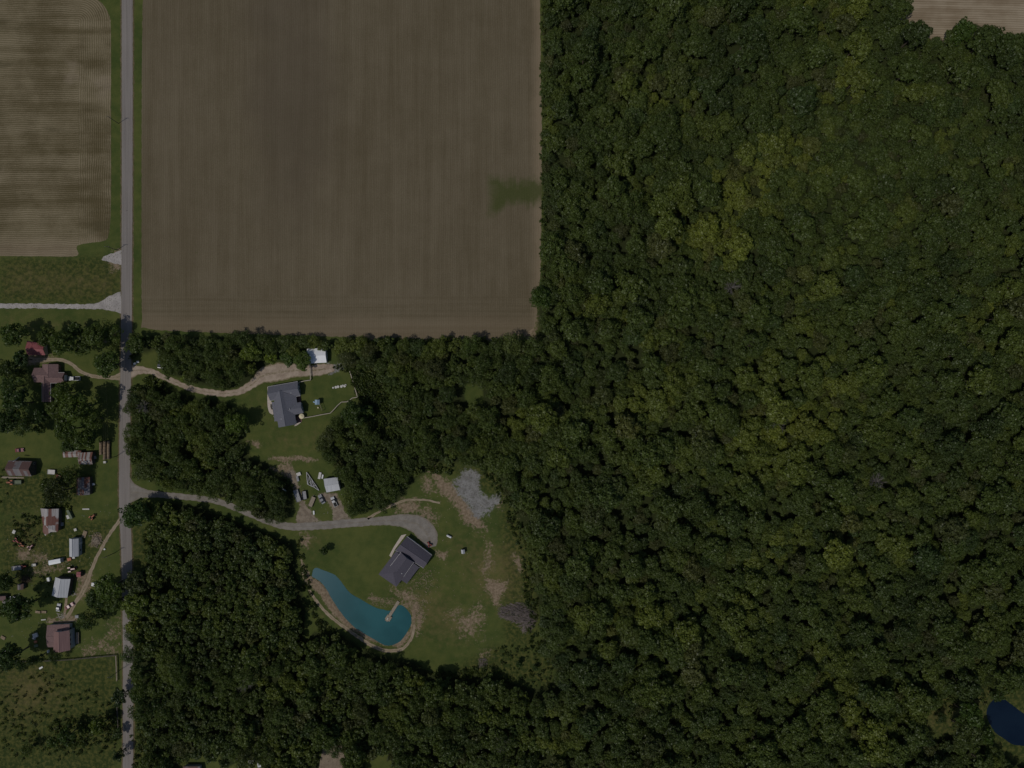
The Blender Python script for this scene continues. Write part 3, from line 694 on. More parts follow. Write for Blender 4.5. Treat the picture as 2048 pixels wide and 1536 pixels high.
# yard and roadside trees, placed one by one ---------------------------
YARD = [  # kind, u, v, radius m, label, tint
 ('mature0', 24, 668, 5.4, 'bushy tree at the left picture edge above the red-roofed shed', (.8,.9,.9)),
 ('mature1', 93, 672, 4.6, 'leaning-over green tree touching the top of the red-roofed shed', (1,1,.9)),
 ('mature2', 124, 688, 5.6, 'large tree right of the red-roofed shed, above the curved track', (.9,.95,.9)),
 ('young2', 150, 662, 3.8, 'tree at the top of the tree row left of the road', (.8,.9,.9)),
 ('mature3', 168, 690, 4.4, 'tree in the middle of the row between shed and road', (.85,.9,.9)),
 ('mature4', 192, 668, 5.4, 'tall green tree near the road, right part of the row', (1,1.02,.9)),
 ('fine0', 222, 664, 4.6, 'roadside tree nearest the asphalt in the upper left row', (.8,.9,.85)),
 ('young3', 228, 692, 2.8, 'small thin tree beside the road below the roadside tree', (1,.95,.9)),
 ('mature5', 211, 728, 5.6, 'lone round tree inside the bend of the gravel track', (.9,1.0,.85)),
 ('mature6', 14, 738, 4.6, 'tree at the left picture edge level with the brown house', (1,1,.8)),
 ('young4', 40, 718, 4.0, 'dark tree just left of the red-roofed shed', (.6,.75,.8)),
 ('young0', 42, 746, 2.4, 'small pale olive tree close to the brown house wall', (1.05,1.0,1.1)),
 ('fine1', 18, 772, 5.0, 'dark tree below the left-edge tree, beside the lawn', (.65,.8,.85)),
 ('mature0', 30, 806, 6.2, 'big dark tree on the left below the brown house lawn', (.6,.72,.75)),
 ('mature2', 8, 842, 5.4, 'dark tree at the left picture edge above the farmyard', (.65,.75,.8)),
 ('fine2', 46, 848, 5.0, 'dark grey-green tree at the lower end of the left grove', (.62,.72,.78)),
 ('young1', 78, 832, 3.4, 'small dark tree at the right end of the left grove', (.55,.68,.75)),
 ('young2', 76, 858, 2.6, 'bush-like tree below the left grove', (.9,.95,.9)),
 ('mature1', 122, 786, 4.6, 'leafy tree against the right side of the brown house stem', (1,1.05,.85)),
 ('mature3', 112, 820, 4.6, 'tree directly below the brown house stem', (1,1,.85)),
 ('mature4', 150, 812, 6.8, 'biggest spreading tree right of the brown house', (1.05,1.08,.85)),
 ('fine0', 182, 838, 4.8, 'tree between the big spreading tree and the road', (.95,1,.85)),
 ('mature2', 132, 858, 5.2, 'tree above the striped rusty lean-to', (.95,1,.85)),
 ('mature3', 165, 880, 5.0, 'tree hanging over the striped rusty roof', (.95,1.0,.8)),
 ('mature5', 138, 890, 3.6, 'small tree left of the striped rusty roof overhang', (.9,1.0,.85)),
 ('fine1', 112, 984, 6.2, 'wide hazy olive tree left of the rusty tin roof', (.62,.68,.66)),
 ('fine2', 136, 950, 4.6, 'grey-green tree just above the rusty tin roof', (.55,.62,.6)),
 ('young3', 95, 970, 3.4, 'low olive tree at the left of the hazy tree', (.85,.85,.7)),
 ('mature6', 8, 1164, 4.2, 'round dark tree at left edge level with the grey metal gable roof', (.6,.7,.68)),
 ('mature1', 34, 1218, 6.2, 'round tree above the white yard clutter on the left', (.72,.85,.8)),
 ('young4', 8, 1222, 3.4, 'small tree at the left edge beside the round tree', (.7,.8,.8)),
 ('mature2', 216, 1176, 6.2, 'big tree between the farm track and the road', (.75,.88,.75)),
 ('mature4', 192, 1200, 4.8, 'tree on the bend of the farm track', (.85,.92,.85)),
 ('mature3', 228, 1205, 5.0, 'roadside tree at the right of the big farm-track tree', (.7,.8,.7)),
 ('young0', 206, 1228, 3.0, 'pale bushy tree at the foot of the farm-track trees', (1.1,1.1,.85)),
 ('fine0', 172, 1243, 4.8, 'tree at the upper right of the two-storey brown house', (.7,.8,.72)),
 ('fine1', 109, 1314, 3.0, 'round dark tree touching the bottom of the two-storey house', (.55,.65,.65)),
 ('cedar0', 64, 1322, 3.4, 'dark cedar on the pasture fence line', (.5,.58,.6)),
 ('fine2', 46, 1334, 2.4, 'small dark bush left of the fence line cedar', (.5,.6,.62)),
 ('mature5', 16, 1316, 6.0, 'large dark tree at the left edge by the pasture', (.6,.72,.75)),
 ('young1', 238, 1395, 3.8, 'roadside tree casting its shadow over the asphalt', (.6,.7,.72)),
 ('cedar1', 234, 1512, 3.2, 'dark pointed tree by the road at the picture bottom', (.5,.6,.62)),
 ('young2', 196, 1455, 4.0, 'leafy thicket tree in the lower pasture', (1.15,1.15,.8)),
 ('young3', 132, 1474, 4.0, 'round bushy tree in the lower pasture', (.8,.9,.8)),
 ('young4', 104, 1484, 2.8, 'small tree left of the round bushy pasture tree', (.75,.85,.85)),
 ('young0', 164, 1462, 2.2, 'small bush tree between the two pasture thickets', (1,1,.8)),
 ('fine0', 52, 1500, 3.0, 'grey-green scrub tree near the bottom left pasture corner', (.65,.72,.75)),
 ('young1', 234, 1468, 2.4, 'small tree on the roadside fence line in the pasture', (.75,.85,.8)),
 ('mature6', 268, 1030, 6.4, 'round tree leaning over the road below the south driveway mouth', (.8,.95,.75)),
 ('mature0', 268, 1168, 5.6, 'tree overhanging the road edge beside the southwest block', (.7,.82,.75)),
 ('mature1', 268, 1208, 5.6, 'roadside tree below the overhanging one', (.8,.9,.8)),
 ('fine1', 262, 1310, 4.6, 'fringed tree reaching over the right road edge', (.75,.85,.9)),
 ('fine2', 262, 1268, 4.0, 'spiky tree reaching over the road above the fringed one', (.75,.88,.85)),
 ('mature2', 276, 1392, 4.0, 'roadside tree opposite the shadowed asphalt', (.75,.85,.75)),
 ('young4', 648, 1102, 2.1, 'small dark shrub tree standing alone on the lower lawn', (.5,.62,.5)),
 ('young2', 1038, 1328, 1.7, 'small dark sapling on the mown bend at the wood edge', (.6,.75,.7)),
 ('young1', 1070, 1336, 1.3, 'tiny sapling right of the mown bend sapling', (.6,.75,.7)),
 ('mature3', 500, 702, 4.2, 'brightest yellow-green tree left of the white shed drive', (1.9,1.75,1.1)),
 ('young3', 541, 716, 3.0, 'bright lime tree beside the wide end of the driveway', (2.0,1.9,1.1)),
 ('young0', 372, 756, 2.6, 'lime-green small tree along the narrow driveway', (1.6,1.55,1.0)),
 ('mature5', 604, 722, 4.2, 'round tree touching the left side of the white shed', (1.0,1.1,.8)),
 ('mature1', 578, 716, 3.8, 'tree two crowns left of the white shed', (.85,1.0,.8)),
 ('mature4', 270, 690, 4.4, 'tree at the road corner above the main driveway', (1,1.05,.85)),
 ('mature6', 472, 846, 5.0, 'lone-standing round tree at the left edge of the grey house lawn', (1.0,1.1,.8)),
 ('mature0', 706, 828, 5.4, 'big round tree just below the back yard fence corner', (.95,1.05,.8)),
 ('young4', 736, 800+22, 3.0, 'tree right of the big round fence corner tree', (.9,1.0,.85)),
 ('fine2', 940, 690, 4.6, 'pale tall tree sticking out over the bottom of the brown field', (1.1,1.15,1.1)),
 ('fine0', 1025, 688, 5.0, 'pale spreading tree at the field corner right of its neighbour', (1.3,1.25,1.3)),
 ('mature2', 1080, 596, 5.0, 'dark tree bulging into the field corner above the lit strip', (.75,.88,.75)),
 ('mature3', 1928, 62, 5.2, 'tree jutting up into the upper right striped field', (.85,1,.8)),
 ('young0', 1985, 68, 3.4, 'smaller tree jutting into the upper right striped field', (.85,1,.8)),
 ('mature5', 1942, 1432, 5.6, 'tall tree left of the dark pond', (.8,.95,.75)),
 ('mature4', 1938, 1466, 6.2, 'largest tree in the grove beside the dark pond', (.8,.95,.75)),
 ('mature1', 1975, 1472, 3.6, 'tree on the dark pond bank at its lower left', (.7,.85,.7)),
 ('young1', 1998, 1392, 3.0, 'small tree overhanging the top of the dark pond', (.8,.9,.75)),
]
YARD.append(('fine1', 1884, 1437, 2.6, 'small round tree alone in the grass gap left of the dark pond', (.7,.8,.7)))
usedpts = [(a[1], a[2], a[3]) for a in YARD]
ninst = 0
for kk, u, v, r, lab, tint in YARD:
    tree(kk, u, v, r, lab, 'trees standing in the yards and along the road' if u < 300 and v > 600 else 'trees picked out along the wood edges', tint, hk=.92 if u < 200 else .78 if u < 320 else (.66 if 560 < u < 620 and v < 740 else .9))
ninst += len(YARD)
# bare grey trees
for j, (u, v, r, lab) in enumerate([(497, 1362, 4.5, 'bare grey tree in the southwest block left of its gap'), (1005, 1482, 4.5, 'bare pale tree in the bottom wood right of the pond'),
        (1552, 846, 5.0, 'fallen-looking bare tree in the strip wood near its right end'), (292, 812, 3.5, 'bare brush tree by the road at the left of the plot'), (1462, 575, 4.0, 'thin bare tree in the upper wood above the strip'),
        (1750, 962, 4.5, 'bare grey tree in the wood right below the strip')]):
    p = P(u, v, 8); e = thing('bare_tree', lab, 'tree', (p.x, p.y, 0), 'bare trees among the green crowns'); rg = random.Random(j+5); tm = MB(); bm_ = MB()
    tm.tube(p*1.0-Vector((0, 0, 8.1)), Vector((p.x, p.y, 11.5)), .26, .08)
    for k in range(34):
        a = rg.uniform(0, 6.28); z0 = rg.uniform(4.5, 10.5); L = r*rg.uniform(.5, 1.0); q0 = Vector((p.x, p.y, z0)); q1 = q0+Vector((math.cos(a)*L*.6, math.sin(a)*L*.6, rg.uniform(1, 3)))
        bm_.tube(q0, q1, .13, .07, 5)
        for _ in range(3):
            a2 = a+rg.uniform(-.8, .8); q2 = q1+Vector((math.cos(a2)*L*.45, math.sin(a2)*L*.45, rg.uniform(-.2, 1.4))); bm_.tube(q1, q2, .07, .03, 4)
    tm.build('trunk', M['deadwood'], e); bm_.build('branches', M['deadwood'], e)
    usedpts.append((u, v, r*.7))

# which wood trees become things: the ones that show largest
def clear_of_yard(u, v, r):
    for (a, b, c) in usedpts:
        if (a-u)**2+(b-v)**2 < ((c+r)/S*.5)**2: return False
    return True
placed = [p for p in placed if clear_of_yard(p[0], p[1], p[2])]
vis = [i for i, p in enumerate(placed) if -5 < (p[0]-1024)*1.035+1024 < 2053 and -5 < (p[1]-768)*1.035+768 < 1541]
vis.sort(key=lambda i: -placed[i][2]*(1+.25*((i*37) % 10)/10))
sel = set(vis[:max(0, 292-ninst)])
ZN = {}
def zone(p):
    u, v, w = p[0], p[1], names[p[3]]
    if w == 'southwest':
        return 'in the square southwest block by the road' if u < 610 and v < 1290 else ('in the bottom left wood under the block' if u < 610 else 'in the bottom wood below the turquoise pond')
    if w == 'strip_south': return 'in the grove below the main driveway' if v < 925 else 'in the grove along the south driveway'
    if w == 'strip_north': return 'in the grove above the main driveway'
    if w == 'strip_east':
        if v > 925: return 'in the clump right of the trailer yard'
        return 'in the plot wood %s the mown glade' % ('left of' if u < 930 else 'right of') if v < 800 else ('in the young wood below the back fence' if u < 850 else 'in the young wood above the gravel pad')
    col = min(4, int((u-1080)//195)); row = min(5, max(0, int(v//256)))
    rows = ['at the picture top', 'above the bright crowns', 'just above the strip', 'level with the strip', 'below the strip', 'at the picture bottom']
    cols = ['at the wood left side', 'left of the wood centre', 'in the wood centre', 'right of the wood centre', 'at the right picture edge']
    return cols[col]+', '+rows[row]
for i in sel: ZN.setdefault(zone(placed[i]), []).append(i)
for z, L in ZN.items():
    L.sort(key=lambda i: placed[i][0]); n = len(L)
    for j, i in enumerate(L):
        p = placed[i]
        if n == 1: lab = 'broad tree crown '+z
        elif j == 0: lab = 'leftmost big broad crown '+z
        elif j == n-1: lab = 'rightmost big broad crown '+z
        elif j < 12: lab = '%s big broad crown from the left %s' % (ORD[j], z)
        else: lab = '%s big broad crown from the right %s' % (ORD[min(11, n-1-j)], z)
        big = p[2] > 0
        tree(kind_for(p[3], p[2], i), p[0], p[1], p[2]*1.04, lab, 'tree crowns '+z.split(',')[0], (1, 1, 1), crown_centred=False, seed=i, hk=.9 if names[p[3]] == 'east' else 1.0)

# the rest of the wood: one object, instanced on points -----------------
protos = bpy.data.collections.new('wood_tree_kinds')
pk = []
for key in sorted(KINDS):
    K = KINDS[key]; cm, tm = K['crown'], K['trunk']
    bm = bmesh.new(); bm.from_mesh(cm); 
    n1 = len(bm.faces); bm.from_mesh(tm); bm.faces.ensure_lookup_table()
    for f in bm.faces[n1:]: f.material_index = 1
    me = bpy.data.meshes.new('wood_'+key); bm.to_mesh(me); bm.free()
    me.materials.append(M['leaf']); me.materials.append(M['bark'])
    o = bpy.data.objects.new('%02d_%s' % (len(pk), key), me); protos.objects.link(o); pk.append(key)
def scatter(name, pts, label, cat='woodland'):
    """pts: (x, y, z, kindkey, scale xyz, rotz)"""
    me = bpy.data.meshes.new(name); me.from_pydata([(p[0], p[1], p[2]) for p in pts], [], [])
    rg = random.Random(5)
    a = me.attributes.new('kind_index', 'INT', 'POINT'); a.data.foreach_set('value', [pk.index(p[3]) for p in pts])
    a = me.attributes.new('tree_scale', 'FLOAT_VECTOR', 'POINT'); a.data.foreach_set('vector', [c for p in pts for c in p[4]])
    a = me.attributes.new('tree_turn', 'FLOAT_VECTOR', 'POINT'); a.data.foreach_set('vector', [c for p in pts for c in (rg.uniform(-.07, .07), rg.uniform(-.07, .07), p[5])])
    o = bpy.data.objects.new(name, me); COL.objects.link(o)
    ng = bpy.data.node_groups.get('plant_on_points')
    if ng is None:
        ng = bpy.data.node_groups.new('plant_on_points', 'GeometryNodeTree')
        ng.interface.new_socket('Geometry', in_out='INPUT', socket_type='NodeSocketGeometry'); ng.interface.new_socket('Geometry', in_out='OUTPUT', socket_type='NodeSocketGeometry')
        N = ng.nodes; L = ng.links
        gi = N.new('NodeGroupInput'); go = N.new('NodeGroupOutput'); ip = N.new('GeometryNodeInstanceOnPoints'); ci = N.new('GeometryNodeCollectionInfo')
        ci.inputs['Collection'].default_value = protos; ci.inputs['Separate Children'].default_value = True; ci.inputs['Reset Children'].default_value = True
        def na(nm, t):
            q = N.new('GeometryNodeInputNamedAttribute'); q.data_type = t; q.inputs['Name'].default_value = nm
            return [s for s in q.outputs if s.enabled and s.name == 'Attribute'][0]
        L.new(gi.outputs[0], ip.inputs['Points']); L.new(ci.outputs[0], ip.inputs['Instance']); ip.inputs['Pick Instance'].default_value = True
        L.new(na('kind_index', 'INT'), ip.inputs['Instance Index']); L.new(na('tree_scale', 'FLOAT_VECTOR'), ip.inputs['Scale']); L.new(na('tree_turn', 'FLOAT_VECTOR'), ip.inputs['Rotation'])
        L.new(ip.outputs[0], go.inputs[0])
    m = o.modifiers.new('plants', 'NODES'); m.node_group = ng
    tag(o, label, cat, kind='stuff'); return o
rg = random.Random(77); pts = []
for i, p in enumerate(placed):
    if i in sel: continue
    kk = kind_for(p[3], p[2], i); s = p[2]/KINDS[kk]['R']*1.04; hk = rg.uniform(.8, 1.08)
    edge = p[4] > -14
    if names[p[3]] == 'east': hk *= .9
    pts.append(((p[0]-1024)*S, (768-p[1])*S, 0, kk, (s*rg.uniform(.9, 1.12), s*rg.uniform(.9, 1.12), s*hk*(.85 if edge else 1)), rg.uniform(0, 6.28)))
scatter('woodland', pts, 'dense broadleaf wood filling the right and bottom of the picture')
# shrubs and brush
BR = [([(740,735),(800,800),(800,880),(745,870),(738,812),(712,790),(700,735)], 420, 1.0), ([(845,928),(905,930),(900,950),(850,940)], 40, .9), ([(960,935),(985,930),(1030,1010),(1062,1110),(1078,1230),(1090,1310),(1060,1300),(1050,1200),(1040,1100),(1005,1020)], 260, .7),
      ([(985,1290),(1060,1290),(1110,1310),(1110,1380),(1000,1362),(1000,1330)], 110, .6), ([(60,1330),(235,1400),(235,1500),(60,1530),(0,1500),(0,1400)], 260, .55), ([(110,1440),(236,1430),(236,1480),(120,1500)], 90, .9),
      ([(85,960),(135,965),(140,1020),(90,1015)], 60, .8), ([(20,1030),(80,1025),(80,1085),(25,1090)], 60, .6), ([(265,780),(300,755),(345,775),(300,800)], 60, 1.0), ([(262,710),(275,705),(262,725)], 6, .8),
      ([(665,735),(695,722),(720,760),(735,800),(722,780),(700,745)], 60, .6), ([(225,1420),(240,1420),(238,1480),(228,1480)], 20, .6), ([(285,1010),(300,1000),(305,1120),(292,1130)], 30, .8),
      ([(275,1395),(300,1410),(295,1500),(275,1500)], 50, .8), ([(1840,1400),(1990,1375),(1990,1400),(1850,1440)], 70, .8), ([(1081,0),(1094,0),(1094,600),(1083,560)], 200, .8), ([(700,676),(1070,680),(1070,688),(700,688)], 90, 1.0),
      ([(600,1065),(606,1110),(640,1240),(680,1265),(640,1262),(605,1180),(596,1100)], 90, .8), ([(840,1340),(960,1335),(985,1320),(1010,1350),(900,1355)], 60, .7), ([(262,1415),(300,1415),(300,1536),(262,1536)], 30, .7),
      ([(70,1150),(100,1140),(100,1200),(70,1200)], 20, .5), ([(0,940),(15,930),(25,990),(0,1010)], 10, .5), ([(560,950),(580,955),(590,985),(575,980)], 12, .7), ([(680,925),(840,925),(830,950),(690,960)], 30, .9)]
spts = []
for poly, n, sc in BR:
    us = [p[0] for p in poly]; vs_ = [p[1] for p in poly]; c = 0; tries = 0
    while c < n and tries < n*20:
        tries += 1; u = rg.uniform(min(us), max(us)); v = rg.uniform(min(vs_), max(vs_))
        if inside(u, v, poly) < 0:
            s = sc*rg.uniform(.5, 1.4); kk = rg.choice(['bush0', 'bush1']); spts.append(((u-1024)*S, (768-v)*S, 0, kk, (s, s, s*rg.uniform(.7, 1.3)), rg.uniform(0, 6.28))); c += 1
scatter('brush', spts, 'low green brush and weeds along edges and rough ground', 'brush')
#@@OBJECTS
# ------------------------------------------------------------------ buildings
def ccw(pts):
    a = sum(pts[i][0]*pts[(i+1)%len(pts)][1]-pts[(i+1)%len(pts)][0]*pts[i][1] for i in range(len(pts)))
    return a > 0
def inset(pts, d):
    c = sum((Vector(p[:2]) for p in pts), Vector((0, 0)))/len(pts); out = []; n = len(pts); s = 1 if ccw(pts) else -1
    for i in range(n):
        a, b, e = Vector(pts[i-1][:2]), Vector(pts[i][:2]), Vector(pts[(i+1) % n][:2])
        d1 = (b-a).normalized(); d2 = (e-b).normalized()
        n1 = Vector((-d1.y, d1.x))*s; n2 = Vector((-d2.y, d2.x))*s
        k = 1+n1.dot(n2); out.append(b+(n1+n2)*(d/max(.3, k)))
    return out
class Bld:
    """a building: an Empty with walls, roofs and openings under it. conv: zoomed-picture coordinates -> photo pixels"""
    def __init__(s, name, label, cat, u, v, conv=None, group=None):
        s.c = conv or (lambda x, y: (x, y)); p = P(*s.c(u, v)); s.e = thing(name, label, cat, (p.x, p.y, 0), group); s.walls = []
    def pt(s, x, y, h): return P(*s.c(x, y), h)
    def _openings(s, w, wall_o, ops, eh):
        for side, t, wd, z0, z1, kd in ops:
            a = Vector(w[side]); b = Vector(w[(side+1) % len(w)]); d = (b-a).normalized(); ctr = sum((Vector(q) for q in w), Vector((0, 0)))/len(w)
            nn = Vector((d.y, -d.x)); 
            if (a+b)/2 @ nn < ctr @ nn: nn = -nn
            m = a+(b-a)*t; ang = math.atan2(d.y, d.x)
            mt = {'window': 'glass', 'door': 'dark_wood', 'garage_door': 'white', 'barn_door': 'dark_wood', 'white_door': 'white'}[kd]
            nm = {'white_door': 'door'}.get(kd, kd)
            c = m+nn*.02
            if kd == 'window':
                f = MB(); f.box((c.x, c.y, z0-.08), (wd+.16, .12, z1-z0+.16), ang); fo = f.build('window', M['trim'], s.e)
                g = MB(); c2 = m+nn*.06; g.box((c2.x, c2.y, z0), (wd, .10, z1-z0), ang); g.build('pane', M['glass'], fo)
            else:
                f = MB(); f.box((c.x, c.y, z0), (wd, .16, z1-z0), ang); fo = f.build(nm, M[mt], s.e)
                if kd in ('door', 'white_door'):
                    g = MB(); c2 = m+nn*.13+d*(wd*.35); g.box((c2.x, c2.y, z0+.95), (.12, .08, .1), ang); g.build('handle', M['steel'], fo)
    def gable(s, cz, eh, rh, roof, wall, over=.4, th=.16, ops=(), gutter=False, rname='roof', z0=0.0, vents=()):
        p = [s.pt(x, y, eh) for x, y in cz]; xy = [Vector((q.x, q.y)) for q in p]
        A, B, C, D = xy; r0 = (A+B)/2; r1 = (C+D)/2
        m = MB()
        def V3(q, z): return (q.x, q.y, z)
        top = [V3(A, eh), V3(B, eh), V3(C, eh), V3(D, eh), V3(r0, rh), V3(r1, rh)]
        bot = [(x, y, z-th) for x, y, z in top]
        fs = [(0, 4, 5, 3), (1, 2, 5, 4), (6, 9, 11, 10), (7, 10, 11, 8), (0, 3, 9, 6), (1, 7, 8, 2), (0, 6, 10, 4), (1, 4, 10, 7), (3, 5, 11, 9), (2, 8, 11, 5)]
        m.add(top+bot, fs); ro = m.build(rname, M[roof], s.e)
        bmm = bmesh.new(); bmm.from_mesh(ro.data); bmesh.ops.recalc_face_normals(bmm, faces=bmm.faces); bmm.to_mesh(ro.data); bmm.free()
        rc = MB(); n_ = (r1-r0).normalized(); rc.tube((r0.x, r0.y, rh+.01), (r1.x, r1.y, rh+.01), .09, n=6); rc.build('ridge_cap', M[roof], ro)
        w = inset([A, B, C, D], over)
        we = eh-th+ (rh-eh)*over/max(.5, ((A-B).length/2))-.03; wr = rh-th-.03
        wm = MB(); q0 = (w[0]+w[1])/2; q1 = (w[2]+w[3])/2
        vs = [V3(w[i], z0-.3) for i in range(4)]+[V3(w[i], we) for i in range(4)]+[V3(q0, wr), V3(q1, wr)]
        wm.add(vs, [(0, 1, 5, 8, 4), (2, 3, 7, 9, 6), (1, 2, 6, 5), (3, 0, 4, 7), (4, 8, 9, 7), (5, 6, 9, 8)])
        wo = wm.build('wall', M[wall], s.e)
        bmm = bmesh.new(); bmm.from_mesh(wo.data); bmesh.ops.recalc_face_normals(bmm, faces=bmm.faces); bmm.to_mesh(wo.data); bmm.free()
        s._openings(w, wo, ops, eh)
        if gutter:
            for a, b in ((B, C), (D, A)):
                g = MB(); g.tube((a.x, a.y, eh-.06), (b.x, b.y, eh-.06), .10, n=6); g.build('gutter', M['trim'], ro)
        for t, k in vents:
            q = r0+(r1-r0)*t; e = (C-B).normalized(); nn = Vector((-e.y, e.x)); 
            if nn.dot(A-B) < 0: nn = -nn
            q = q+nn*(k*(A-B).length/2); z = rh-(rh-eh)*abs(k)
            g = MB(); g.tube((q.x, q.y, z-.1), (q.x, q.y, z+.45), .16, n=8); g.build('vent_pipe', M['white'], ro)
        return w
    def hip(s, cz, eh, rh, roof, wall, inset_ends=(1, 1), over=.4, th=.16, ops=()):
        """like gable; a hipped end where inset_ends is 1"""
        p = [s.pt(x, y, eh) for x, y in cz]; A, B, C, D = [Vector((q.x, q.y)) for q in p]; hw = (A-B).length/2; d = (((C+D)-(A+B))/2).normalized()
        r0 = (A+B)/2+d*hw*inset_ends[0]; r1 = (C+D)/2-d*hw*inset_ends[1]
        top = [(*A, eh), (*B, eh), (*C, eh), (*D, eh), (*r0, rh), (*r1, rh)]; bot = [(x, y, z-th) for x, y, z in top]
        m = MB().add(top+bot, [(0, 4, 5, 3), (1, 2, 5, 4), (0, 1, 4), (2, 3, 5), (6, 9, 11, 10), (7, 10, 11, 8), (6, 10, 7), (8, 11, 9), (0, 3, 9, 6), (1, 7, 8, 2), (0, 6, 7, 1), (2, 8, 9, 3)])
        ro = m.build('roof', M[roof], s.e); bmm = bmesh.new(); bmm.from_mesh(ro.data); bmesh.ops.recalc_face_normals(bmm, faces=bmm.faces); bmm.to_mesh(ro.data); bmm.free()
        w = inset([A, B, C, D], over); MBw = MB().prism([tuple(q) for q in w], -.3, eh-th-.02); wo = MBw.build('wall', M[wall], s.e); s._openings(w, wo, ops, eh); return w
    def slab(s, pts, mat, name='roof', th=.14):
        """pts (x, y, h): a sloping roof slab"""
        p = [s.pt(*q) for q in pts]; MB().prism([(q.x, q.y) for q in p], [q.z-th for q in p], [q.z for q in p]).build(name, M[mat], s.e)
    def floor(s, pts, mat, name, z=.14):
        p = [s.pt(x, y, 0) for x, y in pts]; return MB().prism([(q.x, q.y) for q in p], -.1, z).build(name, M[mat], s.e)
    def post(s, x, y, h, mat='trim', r=.10, name='post'):
        q = s.pt(x, y, 0); MB().tube((q.x, q.y, -.1), (q.x, q.y, h), r, n=6).build(name, M[mat], s.e)

def z_of(ox, oy, k): return lambda x, y: (ox+x/k, oy+y/k)

# -- grey-roofed house on the plot
H = Bld('ranch_house', 'large house with charcoal shingle roof beside the wide gravel driveway', 'house', 640, 760, z_of(520, 750, 12.8))
H.gable([(205,298),(255,655),(1035,530),(965,165)], 2.8, 5.2, 'dark_shingle', 'siding', gutter=True,
        ops=[(2,.22,1.2,.9,2.1,'window'),(2,.5,1.2,.9,2.1,'window'),(2,.8,1.2,.9,2.1,'window'),(3,.25,4.8,.05,2.4,'garage_door'),(0,.5,1.4,.9,2.1,'window')], vents=[(.75,-.45)])
H.gable([(325,450),(780,365),(935,1262),(475,1345)], 2.9, 5.9, 'dark_shingle', 'siding', ops=[(2,.3,1.4,.9,2.1,'window'),(2,.75,1.4,.9,2.1,'window'),(1,.85,1.8,.1,2.2,'door')], vents=[(.78,.4)])
H.gable([(1045,690),(1115,975),(640,1060),(570,775)], 2.8, 4.7, 'dark_shingle', 'siding', ops=[(0,.3,1.3,.9,2.1,'window'),(0,.7,1.3,.9,2.1,'window')], gutter=False, vents=[(.6,.1)])
H.slab([(590,440,5.15),(690,905,5.15),(950,722,2.86),(925,538,2.86)], 'dark_shingle')
H.slab([(298,690,2.40),(375,1185,2.40),(450,1185,2.93),(362,690,2.93)], 'dark_shingle')
for x, y in ((315,715),(330,830),(345,950),(362,1060),(380,1170)): H.post(x+30, y, 2.3)
H.floor([(930,560),(1040,545),(1060,680),(950,700)], 'deck', 'deck')
H.floor([(925,1050),(1060,1020),(1075,1200),(945,1225)], 'deck', 'patio')
H.floor([(268,745),(300,745),(325,810),(330,880),(300,885),(278,850),(266,800)], 'dark_wood', 'flower_bed', .12)
H.floor([(905,1255),(1045,1200),(1050,1215),(945,1290),(880,1310)], 'concrete', 'step', .16)
sheet('front_path', [z_of(520,750,12.8)(x, y) for x, y in [(190,300),(215,300),(225,480),(265,640),(300,700),(325,900),(345,1000),(330,1015),(240,960),(200,820),(188,600),(192,470)]], M['concrete'], .06, amp=.1, smooth=True)
def house_extra(x, y): return P(*z_of(520,750,12.8)(x, y))
q = house_extra(1095, 1052); e = thing('patio_umbrella', 'cream patio umbrella at the grey house corner', 'umbrella', (q.x, q.y, 0)); MB().tube((q.x, q.y, 0), (q.x, q.y, 2.4), .05).build('pole', M['steel'], e)
mb = MB(); n = 8; ring = [(q.x+1.35*math.cos(i*math.pi/4), q.y+1.35*math.sin(i*math.pi/4), 2.05) for i in range(n)]; mb.add(ring+[(q.x, q.y, 2.6)]+[(a, b, c-.06) for a, b, c in ring], [(i, (i+1) % n, n) for i in range(n)]+[(i, n+1+i, n+1+(i+1) % n, (i+1) % n) for i in range(n)]+[tuple(range(n+n, n, -1))]); mb.build('canopy', M['cream'], e)
# -- white shed
c5 = z_of(480, 650, 5.486)
B_ = Bld('metal_shed', 'bright white metal shed roof at the end of the gravel drive', 'shed', 843, 340, c5)
B_.gable([(735,262),(738,422),(950,412),(938,250)], 3.0, 4.0, 'white_metal', 'siding', ops=[(2,.5,3.0,.05,2.6,'garage_door'),(1,.3,3.0,.05,2.6,'garage_door'),(1,.75,1.0,.05,2.1,'door')], over=.2)
# -- dark house near the pond
c6 = z_of(740, 1050, 11.81)
K = Bld('lodge_house', 'near-black roofed house turned diagonally beside the turquoise pond lawn', 'house', 800, 850, c6)
K.gable([(600,600),(870,270),(1465,715),(1265,1020)], 3.0, 5.4, 'slate_shingle', 'siding', gutter=True, ops=[(1,.25,2.7,.05,2.4,'garage_door'),(1,.5,2.7,.05,2.4,'garage_door'),(1,.75,2.7,.05,2.4,'garage_door'),(2,.5,1.2,.9,2.1,'window'),(0,.5,1.2,.9,2.1,'window')])
K.hip([(200,1165),(620,1460),(1040,915),(610,620)], 3.05, 5.3, 'slate_shingle', 'siding', (1, 0), ops=[(0,.3,1.4,.9,2.1,'window'),(0,.7,1.4,.9,2.1,'window')])
K.gable([(480,970),(795,1220),(1035,880),(730,645)], 4.3, 6.4, 'slate_shingle', 'siding', gutter=True, ops=[(0,.5,1.2,3.2,4.0,'window')], vents=[(.1,-.6)])
K.slab([(1035,905,3.75),(1165,1000,2.75),(870,1385,2.75),(735,1300,3.75)], 'slate_shingle')
for x, y in ((1180,985),(1080,1105),(985,1235),(890,1360)): K.post(x, y-12, 2.7)
K.floor([(600,560),(500,760),(455,720),(560,520),(740,240),(860,215)], 'concrete', 'path', .10)
